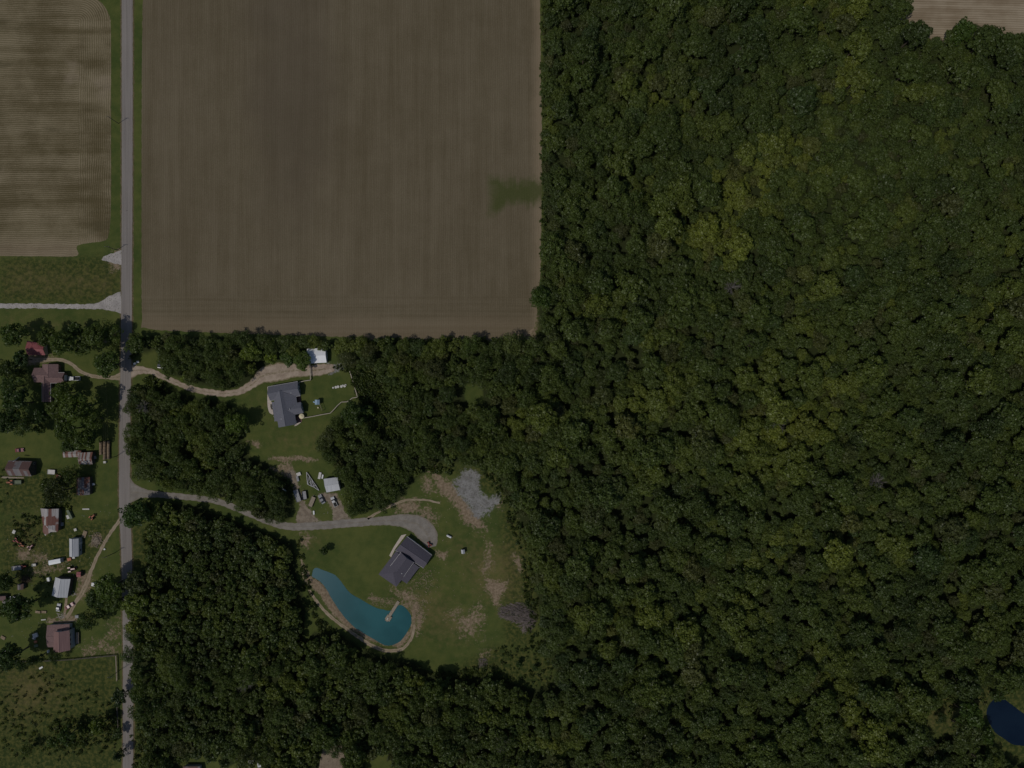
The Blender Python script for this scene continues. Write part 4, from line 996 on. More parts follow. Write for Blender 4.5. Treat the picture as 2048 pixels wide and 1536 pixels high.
# -- brown house upper left
c7 = z_of(0, 640, 5.907)
K = Bld('brown_house', 'brown shingled cross-shaped house left of the parked pickup', 'house', 570, 680, c7)
K.gable([(402,565),(402,735),(590,738),(590,565)], 2.7, 4.5, 'brown_shingle', 'brick', ops=[(0,.5,1.4,.9,2.1,'window')])
K.gable([(500,522),(690,522),(690,690),(500,690)], 2.7, 4.4, 'brown_shingle', 'brick', ops=[(1,.5,1.4,.9,2.1,'window')])
K.gable([(762,620),(762,745),(560,745),(560,620)], 2.72, 4.55, 'brown_shingle', 'brick', gutter=True, ops=[(0,.5,2.6,.05,2.3,'garage_door')])
K.gable([(495,968),(598,968),(598,640),(495,640)], 2.68, 4.3, 'brown_shingle', 'brick', gutter=True, ops=[(1,.3,1.3,.9,2.1,'window'),(1,.6,1.3,.9,2.1,'window')])
K = Bld('red_roof_shed', 'red and pink metal shed roof at the top end of the curved track', 'shed', 420, 330, c7)
K.gable([(322,243),(318,415),(535,415),(518,285)], 2.8, 4.0, 'red_metal', 'tan_siding', ops=[(1,.3,3,.05,2.3,'garage_door'),(1,.75,3,.05,2.3,'garage_door')])
# -- farmyard
c8 = z_of(0, 900, 13.97)
K = Bld('old_barn', 'old grey-purple barn with long roof near the left picture edge', 'barn', 560, 520, c8)
K.gable([(240,292),(222,715),(880,735),(895,315)], 3.6, 6.0, 'barn_metal', 'dark_wood', over=.2, ops=[(2,.5,3.4,.05,3.0,'barn_door'),(2,.85,.9,1.2,2.0,'window'),(1,.4,3.0,.05,2.6,'barn_door')])
K.floor([(30,742),(120,738),(680,762),(670,790),(120,790),(30,770)], 'wood', 'ramp', .25)
q = P(31.5, 916, 5); e = MB(); a = P(27, 922.5, 6.3); b = P(38, 914, 2.2); e.box((a.x, a.y, 0), (.01, .01, .01))
mb = MB(); mb.tube(a, b, .14, n=6); mb.tube(a+Vector((.5,.2,0)), b+Vector((.5,.2,0)), .10, n=6)
for t in range(1, 8):
    w = a+(b-a)*(t/8); mb.tube(w, w+Vector((.5,.2,0)), .05, n=5)
tag(mb.build('ladder', M['steel'], None, (a.x, a.y, 0)), 'pale ladder leaning over the old barn roof', 'ladder')
c9 = z_of(0, 860, 5.907)
K = Bld('striped_lean_to', 'long lean-to with striped rusty roof sheets under the trees', 'shed', 860, 280, c9)
K.gable([(745,232),(745,325),(960,318),(960,245)], 2.2, 2.7, 'stripe_metal', 'dark_wood', over=.15, ops=[(1,.5,2,.05,1.8,'barn_door')])
K.gable([(935,268),(932,405),(1092,405),(1095,260)], 2.6, 3.6, 'stripe_metal', 'dark_wood', over=.15, ops=[(2,.5,2,.05,2.0,'barn_door')])
K = Bld('rusty_shed', 'rusty tin-roofed shed half hidden beneath the hazy olive tree', 'shed', 985, 665, c9)
K.gable([(905,560),(1060,555),(1062,765),(905,770)], 2.6, 3.9, 'rust_metal_dark', 'dark_wood', over=.15, ops=[(1,.4,2.2,.05,2.0,'barn_door')])
K = Bld('patchwork_barn', 'barn roofed with a patchwork of rusty and pale tin sheets', 'barn', 590, 1065, c9)
K.gable([(478,925),(695,930),(685,1200),(505,1110)], 3.0, 4.6, 'rust_metal', 'dark_wood', over=.2, ops=[(1,.5,2.6,.05,2.4,'barn_door')])
K.slab([(508,1120,2.7),(685,1205,2.9),(600,1205,2.2),(535,1250,2.0),(505,1200,2.1)], 'rust_metal', 'lean_to_roof')
K = Bld('grey_metal_shed', 'tall grey metal shed between patchwork barn and farm track', 'shed', 870, 1385, c9)
K.gable([(818,1282),(928,1282),(928,1492),(820,1495)], 3.0, 4.4, 'grey_metal', 'siding', over=.15, ops=[(1,.3,1,.05,2.1,'white_door'),(1,.7,1,1,1.8,'window')])
K = Bld('white_box_shed', 'white box-like mobile shed with flat roof left of the grey gable roof', 'shed', 655, 255, z_of(0,1080,5.907))
K.gable([(572,245),(578,298),(718,270),(710,220)], 2.5, 2.7, 'white_metal', 'siding', over=.08, ops=[(1,.5,.9,.1,2.0,'door')])
c10 = z_of(0, 1080, 5.907)
K = Bld('grey_gable_shed', 'large grey metal gable roof with dark ridge line in the farmyard', 'shed', 740, 560, c10)
K.gable([(655,440),(832,462),(795,682),(612,655)], 3.2, 4.8, 'grey_metal', 'dark_wood', over=.2, ops=[(1,.5,2.6,.05,2.5,'barn_door')])
K = Bld('red_box_shed', 'small orange-red box shed beside the farm track', 'shed', 930, 410, c10)
K.gable([(905,378),(905,437),(955,437),(955,378)], 2.0, 2.3, 'red_metal', 'dark_wood', over=.08, ops=[(2,.5,.9,.1,1.8,'door')])
K = Bld('small_grey_shed', 'small grey-roofed shed beside the brushy heap on the left', 'shed', 242, 550, c10)
K.gable([(205,520),(278,518),(275,585),(205,588)], 2.0, 2.7, 'barn_metal', 'dark_wood', over=.1, ops=[(1,.5,.9,.1,1.8,'door')])
K = Bld('edge_shed', 'dark brown shed cut by the left picture edge', 'shed', 20, 695, c10)
K.gable([(-60,662),(65,662),(68,712),(-60,712)], 2.2, 3.0, 'brown_shingle', 'dark_wood', over=.1, ops=[(1,.5,.9,.1,1.8,'door')])
K = Bld('low_tan_shed', 'low tan-roofed shed under the round tree at the left edge', 'shed', 70, 745, c10)
K.gable([(25,712),(150,712),(120,775),(25,775)], 2.0, 2.5, 'stripe_metal', 'dark_wood', over=.1, ops=[(1,.5,.9,.1,1.8,'door')])
K = Bld('chicken_coop', 'tiny white-roofed coop on the left beside the dark brown shed', 'shed', 145, 690, c10)
K.gable([(118,668),(178,668),(178,708),(118,708)], 1.7, 2.1, 'white_metal', 'dark_wood', over=.08, ops=[(1,.5,.7,.1,1.3,'door')])
c11 = z_of(60, 1120, 7.68)
K = Bld('farmhouse', 'two-storey house with red-brown roof in the lower left farmyard', 'house', 470, 1180, c11)
K.gable([(262,1000),(262,1340),(620,1340),(608,985)], 2.7, 3.5, 'brown_shingle', 'siding', gutter=False, ops=[(2,.2,1.2,.9,2.1,'window'),(2,.5,1,.1,2.1,'door'),(2,.8,1.2,.9,2.1,'window'),(3,.4,1.2,.9,2.1,'window')])
K.gable([(365,1095),(605,1078),(620,1385),(358,1408)], 4.6, 6.6, 'redbrown_metal', 'siding', ops=[(0,.5,1.1,3.4,4.2,'window'),(1,.25,1.1,3.3,4.2,'window'),(1,.5,1.1,3.3,4.2,'window'),(1,.75,1.1,3.3,4.2,'window')])
sheet('farmhouse_walk', [c11(x, y) for x, y in [(292,930),(350,935),(480,938),(620,925),(680,895),(720,860),(725,890),(690,925),(640,950),(500,960),(350,962),(295,970)]], M['sand'], .06, amp=.15)
# -- trailer yard
c12 = z_of(520, 900, 6.827)
K = Bld('pale_grey_shed', 'pale grey flat-looking shed among trees in the trailer yard', 'shed', 985, 480, c12)
K.gable([(868,395),(908,580),(1095,545),(1060,372)], 3.0, 3.9, 'grey_metal', 'siding', over=.15, ops=[(1,.3,2.6,.05,2.4,'garage_door'),(1,.75,2.2,.05,2.4,'garage_door')])
K = Bld('roof_edge_house', 'grey roof showing at the bottom picture edge in the wood', 'house', 380, 1545)
K.gable([(366,1533),(366,1565),(400,1565),(400,1533)], 2.6, 4.0, 'barn_metal', 'siding', ops=[(0,.5,1.2,.9,2,'window')])

# ------------------------------------------------------------------ vehicles
def rot2(x, y, a): return x*math.cos(a)-y*math.sin(a), x*math.sin(a)+y*math.cos(a)
def car(u, v, ang, label, paint='dark_car', pickup=False, L=4.7, Wd=1.85, group=None, bed=None):
    p = P(u, v); a = R(ang); e = thing('pickup_truck' if pickup else 'parked_car', label, 'truck' if pickup else 'car', (p.x, p.y, 0), group)
    def prof(pts, w, zoff=0, tw=1.0):
        m = MB(); n = len(pts); vs = []
        for s in (-1, 1):
            for x, z in pts: 
                ww = w/2*(tw if z > 1.2 else 1); X, Y = rot2(x, s*ww, a); vs.append((p.x+X, p.y+Y, z))
        m.add(vs, [tuple(range(n-1, -1, -1)), tuple(range(n, 2*n))]+[(i, (i+1) % n, n+(i+1) % n, n+i) for i in range(n)]); return m
    h = L/2
    if pickup:
        body = prof([(-h,.4),(-h,1.0),(-.3,1.0),(-.3,1.05),(h*.45,1.05),(h*.95,.98),(h,.75),(h,.4)], Wd)
        cab = prof([(-.35,1.0),(-.25,1.75),(h*.32,1.78),(h*.52,1.05),(h*.52,.98),(-.35,.98)], Wd*.94, tw=.86)
    else:
        body = prof([(-h,.35),(-h*.98,.85),(-h*.55,.98),(h*.35,.95),(h*.9,.82),(h,.6),(h,.35)], Wd)
        cab = prof([(-h*.72,.93),(-h*.42,1.42),(h*.12,1.45),(h*.42,.93)], Wd*.92, tw=.84)
    b = body.build('body', M[paint], e); bevel(b, .08)
    c = cab.build('cabin', M['glass'], e)
    rf = MB(); x0, x1, z = ((-.2, h*.3, 1.79) if pickup else (-h*.38, h*.1, 1.455)); q = [rot2(x, y, a) for x, y in ((x0,-Wd*.38),(x1,-Wd*.38),(x1,Wd*.38),(x0,Wd*.38))]
    rf.prism([(p.x+X, p.y+Y) for X, Y in q], z-.03, z+.04).build('roof_panel', M[paint], e)
    if pickup:
        q = [rot2(x, y, a) for x, y in ((-h+.12,-Wd*.41),(-.45,-Wd*.41),(-.45,Wd*.41),(-h+.12,Wd*.41))]; MB().prism([(p.x+X, p.y+Y) for X, Y in q], .9, 1.02).build('truck_bed', M[bed or 'black'], e)
    for sx in (-.62, .62):
        for sy in (-1, 1):
            X, Y = rot2(sx*h, sy*(Wd/2-.12), a); X2, Y2 = rot2(sx*h, sy*(Wd/2+.04), a)
            w = MB(); w.tube((p.x+X, p.y+Y, .34), (p.x+X2, p.y+Y2, .34), .34, n=12); w.build('wheel', M['black'], e)
    for sy in (-1, 1):
        X, Y = rot2(h-.02, sy*Wd*.34, a); MB().box((p.x+X, p.y+Y, .62), (.14, .3, .16), a).build('headlight', M['white'], e)
    return e
car(150.5, 757, 180, 'white and black pickup parked right of the brown house', 'white', True, 5.8, 2.0)
car(141, 1211, 33, 'dark red car parked on grass below the grey gable roof', 'maroon')
car(119, 1214, 80, 'silver hatchback between dark red car and white rubble', 'silver', L=4.0)
car(321, 729.5, 80, 'dark blue vehicle beside the bend of the main driveway', 'dark_car', L=3.6)
car(329, 736, -25, 'small white vehicle right of the dark blue one', 'white', L=3.0, Wd=1.6)
car(644, 998, 118, 'grey covered car parked left of the pale grey pickup', 'tarp_grey', L=4.8)
car(669, 1003, 115, 'pale grey pickup parked nearest the clump of trees', 'silver', True, 5.2)
car(41, 900, 5, 'dark red car body alone on the grass above the old barn', 'maroon', L=4.2)
def tractor(u, v, ang, label, paint='red', s=1.0):
    p = P(u, v); a = R(ang); e = thing('tractor', label, 'tractor', (p.x, p.y, 0), 'old tractors and farm machines')
    def at(x, y): X, Y = rot2(x*s, y*s, a); return p.x+X, p.y+Y
    b = MB().box((*at(.7, 0), .7), (1.9*s, .7*s, .8*s), a, .92).build('hood', M[paint], e); bevel(b, .06)
    MB().box((*at(-.6, 0), .8), (1.0*s, .9*s, .5*s), a).build('seat_platform', M['dark_wood'], e)
    MB().box((*at(-.7, 0), 1.3), (.45*s, .5*s, .35*s), a, .9).build('seat', M['black'], e)
    MB().tube((*at(1.0, 0), 1.5), (*at(1.0, 0), 2.2), .06).build('exhaust', M['dark_wood'], e)
    for sy in (-1, 1):
        w = MB(); w.tube((*at(-.7, sy*.6), .75*s), (*at(-.7, sy*1.0), .75*s), .75*s, n=14); w.build('rear_wheel', M['black'], e)
        w = MB(); w.tube((*at(1.3, sy*.5), .4*s), (*at(1.3, sy*.75), .4*s), .4*s, n=12); w.build('front_wheel', M['black'], e)
        MB().box((*at(-.7, sy*.8), 1.5*s), (1.1*s, .45*s, .08), a).build('fender', M[paint], e)
tractor(36, 1080, -40, 'red rusty tractor lowest left of the patchwork barn'); tractor(46, 1089, -25, 'pale pinkish tractor just right of the red one', 'orange', .9)
tractor(64, 1093, 40, 'dark red tractor right of the pair of old tractors', 'maroon'); tractor(187, 1033, 45, 'rusty red tractor between pole and patchwork barn', 'orange')
tractor(146, 1137, 10, 'dark red machine above the grey gable roof', 'maroon', 1.2); tractor(24, 964, 180, 'orange tractor below the old barn ramp', 'orange', 1.1)
tractor(859, 1088, 120, 'small red ride-on machine parked by the near-black roofed house', 'red', .85)
tractor(50, 1132, 10, 'small red machine at the end of the low trailer row', 'red', .8)
def trailer(u, v, ang, L, Wd, label, mat='wood', h=.8, frame=False, sides=.0, name='trailer', cover=None):
    p = P(u, v); a = R(ang); e = thing(name, label, 'trailer', (p.x, p.y, 0), 'trailers and wagons')
    def at(x, y): X, Y = rot2(x, y, a); return p.x+X, p.y+Y
    MB().box((*at(0, 0), h-.12), (L, Wd, .14), a).build('deck', M[mat], e)
    if sides:
        for x, y, sx, sy in ((0, Wd/2, L, .08), (0, -Wd/2, L, .08), (L/2, 0, .08, Wd), (-L/2, 0, .08, Wd)): MB().box((*at(x, y), h+.03), (sx, sy, sides), a).build('side_rail', M['black' if frame else mat], e)
    if cover: MB().box((*at(0, 0), h+.04), (L*.94, Wd*.94, 1.2), a, .93).build('load_cover', M[cover], e)
    MB().tube((*at(L/2, 0), h-.2), (*at(L/2+1.2, 0), h-.3), .07).build('drawbar', M['black'], e)
    for sx in (-.25, .05):
        for sy in (-1, 1):
            w = MB(); w.tube((*at(sx*L, sy*(Wd/2+.02)), .36), (*at(sx*L, sy*(Wd/2+.24)), .36), .36, n=10); w.build('wheel', M['black'], e)
trailer(595.5, 991, 108, 6.0, 2.3, 'long flatbed trailer leftmost in the trailer yard', 'tarp_grey', sides=.3)
trailer(610, 990, 98, 4.2, 2.1, 'black-railed trailer second from the left in the yard', 'tarp_grey', frame=True, sides=.5)
trailer(624.5, 1003, 68, 5.2, 2.0, 'brown flatbed trailer angled in the middle of the yard', 'wood', sides=.25)
trailer(36, 1135, 7, 4.6, 2.0, 'low grey trailer at the left end of the row', 'barn_metal' if False else 'tarp_grey', sides=.35)
trailer(70.5, 1129, 5, 1.9, 1.2, 'tiny cream cart between low trailer and white box shed', 'stone', sides=.3)
trailer(157, 1275, 90, 5.6, 1.4, 'long narrow wagon of lumber right of the farmhouse', 'wood', sides=.2)
trailer(38, 964, 0, 3.9, 1.9, 'pale wagon behind the orange tractor', 'green_paint', sides=.5)
trailer(105, 943.5, -4, 3.6, 2.2, 'white flat wagon right of the old barn', 'stone', h=.9, sides=.15)
# propane tank, garden shed, small things ------------------------------
p = P(898.5, 1072); e = thing('propane_tank', 'white propane tank on grass right of the parking area', 'tank', (p.x, p.y, 0)); d = Vector((math.cos(R(-27)), math.sin(R(-27)), 0))
m_ = MB(); c = Vector((p.x, p.y, .85)); ks = [(-1.35, .12), (-1.25, .38), (-1.0, .52), (1.0, .52), (1.25, .38), (1.35, .12)]
for i in range(5): m_.tube(c+d*ks[i][0], c+d*ks[i+1][0], ks[i][1], ks[i+1][1], 14)
m_.build('tank_shell', M['white'], e); MB().tube(c+Vector((0, 0, .5)), c+Vector((0, 0, .72)), .2).build('valve_dome', M['white'], e)
for s_ in (-.8, .8): MB().box(((c+d*s_).x, (c+d*s_).y, 0), (.2, .8, .42), R(-27)).build('leg', M['concrete'], e)
K = Bld('garden_shed', 'tiny pale shed standing alone on the lawn right of the dark house', 'shed', 926.5, 1103)
K.gable([(922,1099.5),(929,1099),(930,1107),(923,1107.5)], 2.1, 2.7, 'grey_metal', 'dark_wood', over=.1, ops=[(2,.5,.8,.1,1.8,'door')])
# playset
p = P(640, 808); e = thing('playset', 'wooden climbing frame with pale blue canopy in the fenced back yard', 'playset', (p.x, p.y, 0))
for x, y in ((-1.6,.0),(.3,.0),(.3,2.0),(-1.6,2.0)): MB().tube((p.x+x, p.y+y, 0), (p.x+x, p.y+y, 2.7), .08, n=6).build('post', M['wood'], e)
MB().box((p.x-.65, p.y+1, 1.3), (2.1, 2.1, .1)).build('platform', M['wood'], e)
MB().add([(p.x-1.8, p.y-.2, 2.6), (p.x-1.8, p.y+2.2, 2.6), (p.x+.5, p.y+2.2, 2.6), (p.x+.5, p.y-.2, 2.6), (p.x-.65, p.y-.2, 3.3), (p.x-.65, p.y+2.2, 3.3)], [(0, 4, 5, 1), (3, 2, 5, 4), (0, 3, 4), (1, 5, 2), (0, 1, 2, 3)]).build('canopy', M['blue_plastic'], e)
MB().tube((p.x+.3, p.y+.6, 2.3), (p.x+1.6, p.y-3.2, 2.3), .09).build('swing_beam', M['wood'], e)
for x, y in ((1.0,-3.3),(2.2,-3.1)): MB().tube((p.x+x, p.y+y, 0), (p.x+1.6, p.y-3.2, 2.3), .08).build('frame_leg', M['wood'], e)
for t in (.35, .65):
    sx, sy = p.x+.3+1.3*t, p.y+.6-3.8*t; MB().box((sx, sy, .5), (.2, .5, .05), -.3).build('swing', M['black'], e)
MB().prism([(p.x-1.6, p.y+.4), (p.x-1.6, p.y+1.0), (p.x-3.4, p.y+1.4), (p.x-3.4, p.y+.8)], [1.25, 1.25, .1, .1], [1.35, 1.35, .2, .2]).build('slide', M['blue_plastic'], e)
p = P(636.7, 815.2); tag(MB().blob((p.x, p.y, .35), (.45, .45, .4), 3, 2, .05).build('play_ball', M['cream'], None, (p.x, p.y, 0), smooth=True), 'cream ball-shaped toy beside the climbing frame', 'toy')
# row of pale planters
PL = [(666.5,775.5),(672,774.5),(676.5,773.5),(683,773),(686,771),(689.5,772),(691.5,770)]
for i, (u, v) in enumerate(PL):
    p = P(u, v); r = .62 if i in (1, 2, 3, 5) else .42
    m_ = MB(); m_.tube((p.x, p.y, 0), (p.x, p.y, .4), r*.8, r, 12); m_.tube((p.x, p.y, .4), (p.x, p.y, .46), r*1.05, r*1.05, 12)
    tag(m_.build('planter', M['stone'], None, (p.x, p.y, 0)), ('leftmost' if i == 0 else 'rightmost' if i == len(PL)-1 else ORD[i]+' from left')+' pale round planter in the row across the back yard', 'planter', 'row of pale planters')
# white clutter by the driveway gate
for u, v, l in ((271, 727.5, 'white bin beside the driveway mouth'), (277, 724, 'small cream box right of the white bin')):
    p = P(u, v); e = thing('bin', l, 'bin', (p.x, p.y, 0)); MB().box((p.x, p.y, 0), (1.1, .8, .8), .2, 1.1).build('body', M['white' if 'white' in l[:6] else 'cream'], e); MB().box((p.x, p.y, .8), (1.25, .95, .08), .2).build('lid', M['white'], e)

# ------------------------------------------------------------------ fences
def fence(pts, label, h=1.3, mat='fence_wood', sp=2.4, rails=3, w=.06, group=None, name='fence', board=False, pw=.14):
    q = [P(u, v) for u, v in pts]; e = thing(name, label, 'fence', (q[0].x, q[0].y, 0), group); rm = MB(); np_ = 0
    for a, b in zip(q[:-1], q[1:]):
        d = b-a; L = d.length; n = max(1, round(L/sp)); ang = math.atan2(d.y, d.x)
        for i in range(n+(b is q[-1])):
            c = a+d*(i/n); MB().box((c.x, c.y, -.1), (pw, pw, h+.2), ang).build('post', M[mat], e); np_ += 1
        for k in range(rails):
            m = (a+b)/2; rm.box((m.x, m.y, h*(.25+.33*k)), (L, w, .14), ang)
        if board: m = (a+b)/2; rm.box((m.x, m.y, h), (L, .34, .06), ang)
    rm.build('rails', M[mat], e); return e
fence([(621,728),(621.6,745),(622.5,760),(610,762),(600,764.5)], 'pale wooden fence from white shed to the grey house corner', board=True)
fence([(700,741),(706,760),(711,777),(716,794)], 'pale wooden fence along the right side of the back yard', board=True)
fence([(716,794),(706,796),(695,803.5),(684,804),(676,811),(669,819),(662,826),(645,829),(625,833),(607,836)], 'pale wooden fence zigzagging along the bottom of the back yard', board=True)
fence([(234,1309),(190,1313),(150,1317),(120,1319),(70,1321),(40,1322)], 'grey fence along the top of the lower left pasture', h=1.3, mat='dark_wood', sp=3.5, board=True)
fence([(234,1309),(235,1330),(236,1360)], 'white-topped fence on the pasture road side, upper run', h=1.2, mat='wood', sp=2.5, board=True)
fence([(236,1405),(238,1440),(239,1470)], 'dark overgrown fence on the pasture road side, lower run', h=1.2, mat='dark_wood', sp=3, board=True)
# ------------------------------------------------------------------ dock
c13 = z_of(580, 1100, 6.4)
def cp(x, y): return P(*c13(x, y))
q0, q1 = cp(1392, 655), cp(1232, 905); e = thing('dock', 'grey wooden dock reaching into the turquoise pond', 'dock', (q1.x, q1.y, 0)); d = (q1-q0).normalized(); ang = math.atan2(d.y, d.x); m = (q0+q1)/2
MB().box((m.x, m.y, .28), ((q1-q0).length, 1.45, .12), ang).build('walkway', M['wood'], e)
pc = cp(1262, 868); MB().box((pc.x, pc.y, .27), (2.6, 2.7, .12), ang).build('platform', M['wood'], e)
for k in (.25, .5, .75, 1.0):
    for s_ in (-1, 1):
        c = q0+(q1-q0)*k+Vector((-d.y, d.x, 0))*s_*.7; MB().tube((c.x, c.y, -1.5), (c.x, c.y, .75), .08, n=6).build('piling', M['wood'], e)
MB().box((pc.x-.4, pc.y-.3, .4), (1.2, .4, .4), ang).build('bench', M['stone'], e)
# trusses
c12b = c12; p = P(*c12(690, 430)); e = thing('truss_stack', 'white openwork roof trusses lying on the grass in the trailer yard', 'trusses', (p.x, p.y, 0))
tr = [c12(*a) for a in ((637,305),(650,465),(700,492),(735,505),(805,552),(760,480),(715,415),(675,355))]
for k in range(3):
    mb = MB(); T = [P(*a)+Vector((.12*k, .08*k, .3+.25*k)) for a in tr]
    for i in range(len(T)): mb.tube(T[i], T[(i+1) % len(T)], .11, n=5)
    for a, b in ((1,7),(1,6),(2,6),(2,5),(3,5),(0,1),(7,2),(6,3)): mb.tube(T[a], T[b], .09, n=5)
    mb.build('truss', M['steel'], e)
# woodpile of brush
c14 = z_of(820, 1140, 6.4)
p = P(*c14(1400, 560)); mb = MB(); rg = random.Random(4)
BP = [c14(*a) for a in ((1150,470),(1280,450),(1390,410),(1560,480),(1610,590),(1600,700),(1540,790),(1450,780),(1380,680),(1240,630),(1150,590))]
c = 0
while c < 620:
    u = rg.uniform(995, 1075); v = rg.uniform(1200, 1268); dd = inside(u, v, BP)
    if dd > 0: continue
    c += 1; q = P(u, v); a = rg.gauss(-.15, .5) if v < 1245 else rg.gauss(.9, .6); L = rg.uniform(1.2, 4.2); hh = min(1.8, .15+(-dd)*.12)*rg.uniform(.4, 1.1)
    dx, dy = math.cos(a)*L/2, math.sin(a)*L/2; mb.tube((q.x-dx, q.y-dy, max(.05, hh-.3)), (q.x+dx, q.y+dy, hh+rg.uniform(-.1, .3)), rg.uniform(.05, .13), rg.uniform(.02, .07), 5)
tag(mb.build('brush_pile', M['brushwood'], None, (p.x, p.y, 0)), 'big pile of grey cut branches at the clearing edge', 'brush pile')
mb = MB(); c = 0
while c < 90:
    c += 1; q = P(rg.uniform(958, 974), rg.uniform(1317, 1333)); a = rg.uniform(0, 3.1); L = rg.uniform(.8, 2); hh = rg.uniform(.1, .7); dx, dy = math.cos(a)*L/2, math.sin(a)*L/2; mb.tube((q.x-dx, q.y-dy, hh), (q.x+dx, q.y+dy, hh+.1), .07, .03, 5)
p = P(966, 1325); tag(mb.build('brush_pile', M['brushwood'], None, (p.x, p.y, 0)), 'small grey brush heap south of the pond lawn', 'brush pile')
mb = MB(); c = 0
while c < 150:
    c += 1; q = P(rg.gauss(52, 5), rg.gauss(1158, 3.5)); a = rg.uniform(0, 3.1); L = rg.uniform(.8, 2.4); hh = rg.uniform(.1, .8); dx, dy = math.cos(a)*L/2, math.sin(a)*L/2; mb.tube((q.x-dx, q.y-dy, hh), (q.x+dx, q.y+dy, hh+.1), .08, .03, 5)
p = P(52, 1158); tag(mb.build('brush_pile', M['hay_dark'], None, (p.x, p.y, 0)), 'reddish brown scrap heap above the small grey-roofed shed', 'heap')
mb = MB(); c = 0
while c < 120:
    c += 1; q = P(rg.gauss(193, 4.5), rg.gauss(1080, 4.5)); a = rg.uniform(0, 3.1); L = rg.uniform(.8, 2.2); hh = rg.uniform(.1, .6); dx, dy = math.cos(a)*L/2, math.sin(a)*L/2; mb.tube((q.x-dx, q.y-dy, hh), (q.x+dx, q.y+dy, hh+.1), .12, .06, 5)
p = P(193, 1080); tag(mb.build('firewood_pile', M['wood'], None, (p.x, p.y, 0)), 'tan heap of cut firewood beside the farm track', 'firewood')
# round bales
bale = MB(); bale.tube((0, -.62, 0), (0, .62, 0), .72, n=18); bale.tube((0, -.64, 0), (0, .64, 0), .5, n=14); bme = bale.mesh('round_bale'); bme.materials.append(M['hay'])
end = MB(); end.tube((0, .60, 0), (0, .70, 0), .73, .70, 18); eme = end.mesh('wrap_edge'); eme.materials.append(M['hay_dark'])
cols = (('left', 203.5, 886, 5), ('middle', 211, 885, 7), ('right', 219, 884, 7))
for nm, u, v0, n in cols:
    for i in range(n):
        p = P(u, v0+i*5.2+rg.uniform(-.3, .3)); e = bpy.data.objects.new('hay_bale', bme); COL.objects.link(e); e.location = (p.x+rg.uniform(-.08, .08), p.y, .72); e.rotation_euler = (0, 0, rg.uniform(-.05, .05))
        tag(e, ('topmost' if i == 0 else 'lowest' if i == n-1 else ORD[i]+' from the top')+' round bale in the %s row beside the road' % nm, 'hay bale', 'rows of weathered round bales')
        w = bpy.data.objects.new('wrap_edge', eme); COL.objects.link(w); w.parent = e
# junk: stones, boards, boxes
STN = rg
def stone(u, v, r, label, mat='stone', group='pale rubble by the farmhouse'):
    p = P(u, v); tag(MB().blob((p.x, p.y, r*.3), (r, r*.8, r*.5), int(u*9+v), 1, .2).build('stone_block', M[mat], None, (p.x, p.y, 0)), label, 'stone', group)
k = 0
def heap(u0, v0, su, sv, n, label):
    mb = MB(); c0 = P(u0, v0)
    for j in range(n):
        p = P(rg.gauss(u0, su), rg.gauss(v0, sv)); r = rg.uniform(.15, .42); mb.blob((p.x, p.y, r*.3), (r, r*.8, r*.5), j, 1, .25)
    tag(mb.build('rubble_heap', M['rubble'], None, (c0.x, c0.y, 0)), label, 'rubble')
heap(121, 1231, 4.2, 4.2, 46, 'pale rubble heap just above the farmhouse'); heap(148, 1187, 3.4, 2.6, 22, 'pale rubble heap right of the grey gable roof')
def crate(u, v, sx, sy, h, ang, mat, label, name='crate', cat='box'):
    p = P(u, v); e = thing(name, label, cat, (p.x, p.y, 0)); MB().box((p.x, p.y, 0), (sx, sy, h), R(ang), .97).build('body', M[mat], e)
    m = MB(); 
    MB().box((p.x, p.y, h), (sx*1.04, sy*1.04, .07), R(ang)).build('lid', M[mat], e)
crate(99, 1158, 1.2, 1.8, 1.0, 10, 'white', 'small white box left of the grey gable roof')
crate(30, 1063, 1.3, 1.7, .8, -25, 'stone', 'grey-white crate above the red rusty tractor')
crate(152, 1059, 1.2, 1.2, .6, 20, 'stone', 'pale crate between patchwork barn and track')
crate(172.5, 1018, 3.3, .6, .3, 0, 'stone', 'long white plank box in the grass right of the barn', 'plank_box')
crate(210, 1098, .7, .7, .5, 30, 'white', 'tiny white box between farm track and road')
crate(189, 1168, 1.8, 1.6, 1.0, -10, 'white', 'white chest under the tree on the farm track', 'chest')
crate(77, 1223.5, 2.4, 1.1, .5, -8, 'sand', 'left of two tan pallets below the garden', 'pallet', 'pallet'); crate(89, 1223.5, 2.2, 1.1, .5, -4, 'sand', 'right of two tan pallets below the garden', 'pallet', 'pallet')
crate(88, 1239, 2.2, .5, .4, 5, 'stone', 'grey-white bench on grass left of the rubble heap', 'bench', 'bench'); crate(98, 1302, .6, 1.3, .9, 0, 'white', 'small white tank at the lower left farmhouse corner', 'tank', 'tank')
crate(72, 1270, 2.2, 2.0, .7, 20, 'stone', 'largest pale crate in the clutter left of the farmhouse'); crate(69, 1276, 1.6, 1.0, .5, -20, 'tarp_grey', 'grey crate in the middle of the clutter left of the farmhouse')
crate(72, 1283, 1.3, 1.0, .5, 0, 'orange', 'reddish crate in the clutter left of the farmhouse'); crate(73, 1291, 1.8, 1.2, .4, 10, 'green_paint', 'greenish crate lowest in the clutter left of the farmhouse')
crate(12, 1302, 1.7, 2.0, 1.2, 0, 'silver', 'grey-white box on the grass in the left edge tree shade'); crate(83, 1335, 1.8, .8, .4, 30, 'white', 'white scrap piece inside the pasture')
crate(7, 1275, 2.2, 1.4, .4, -30, 'sand', 'tan slab near the left edge above the pasture', 'slab', 'slab')
crate(119, 953, 2.6, 1.6, .7, -10, 'orange', 'pinkish rusty machine box right of the white wagon'); crate(188, 968, 1.0, 1.0, .7, 10, 'white', 'white box right of the rusty tin-roofed shed')
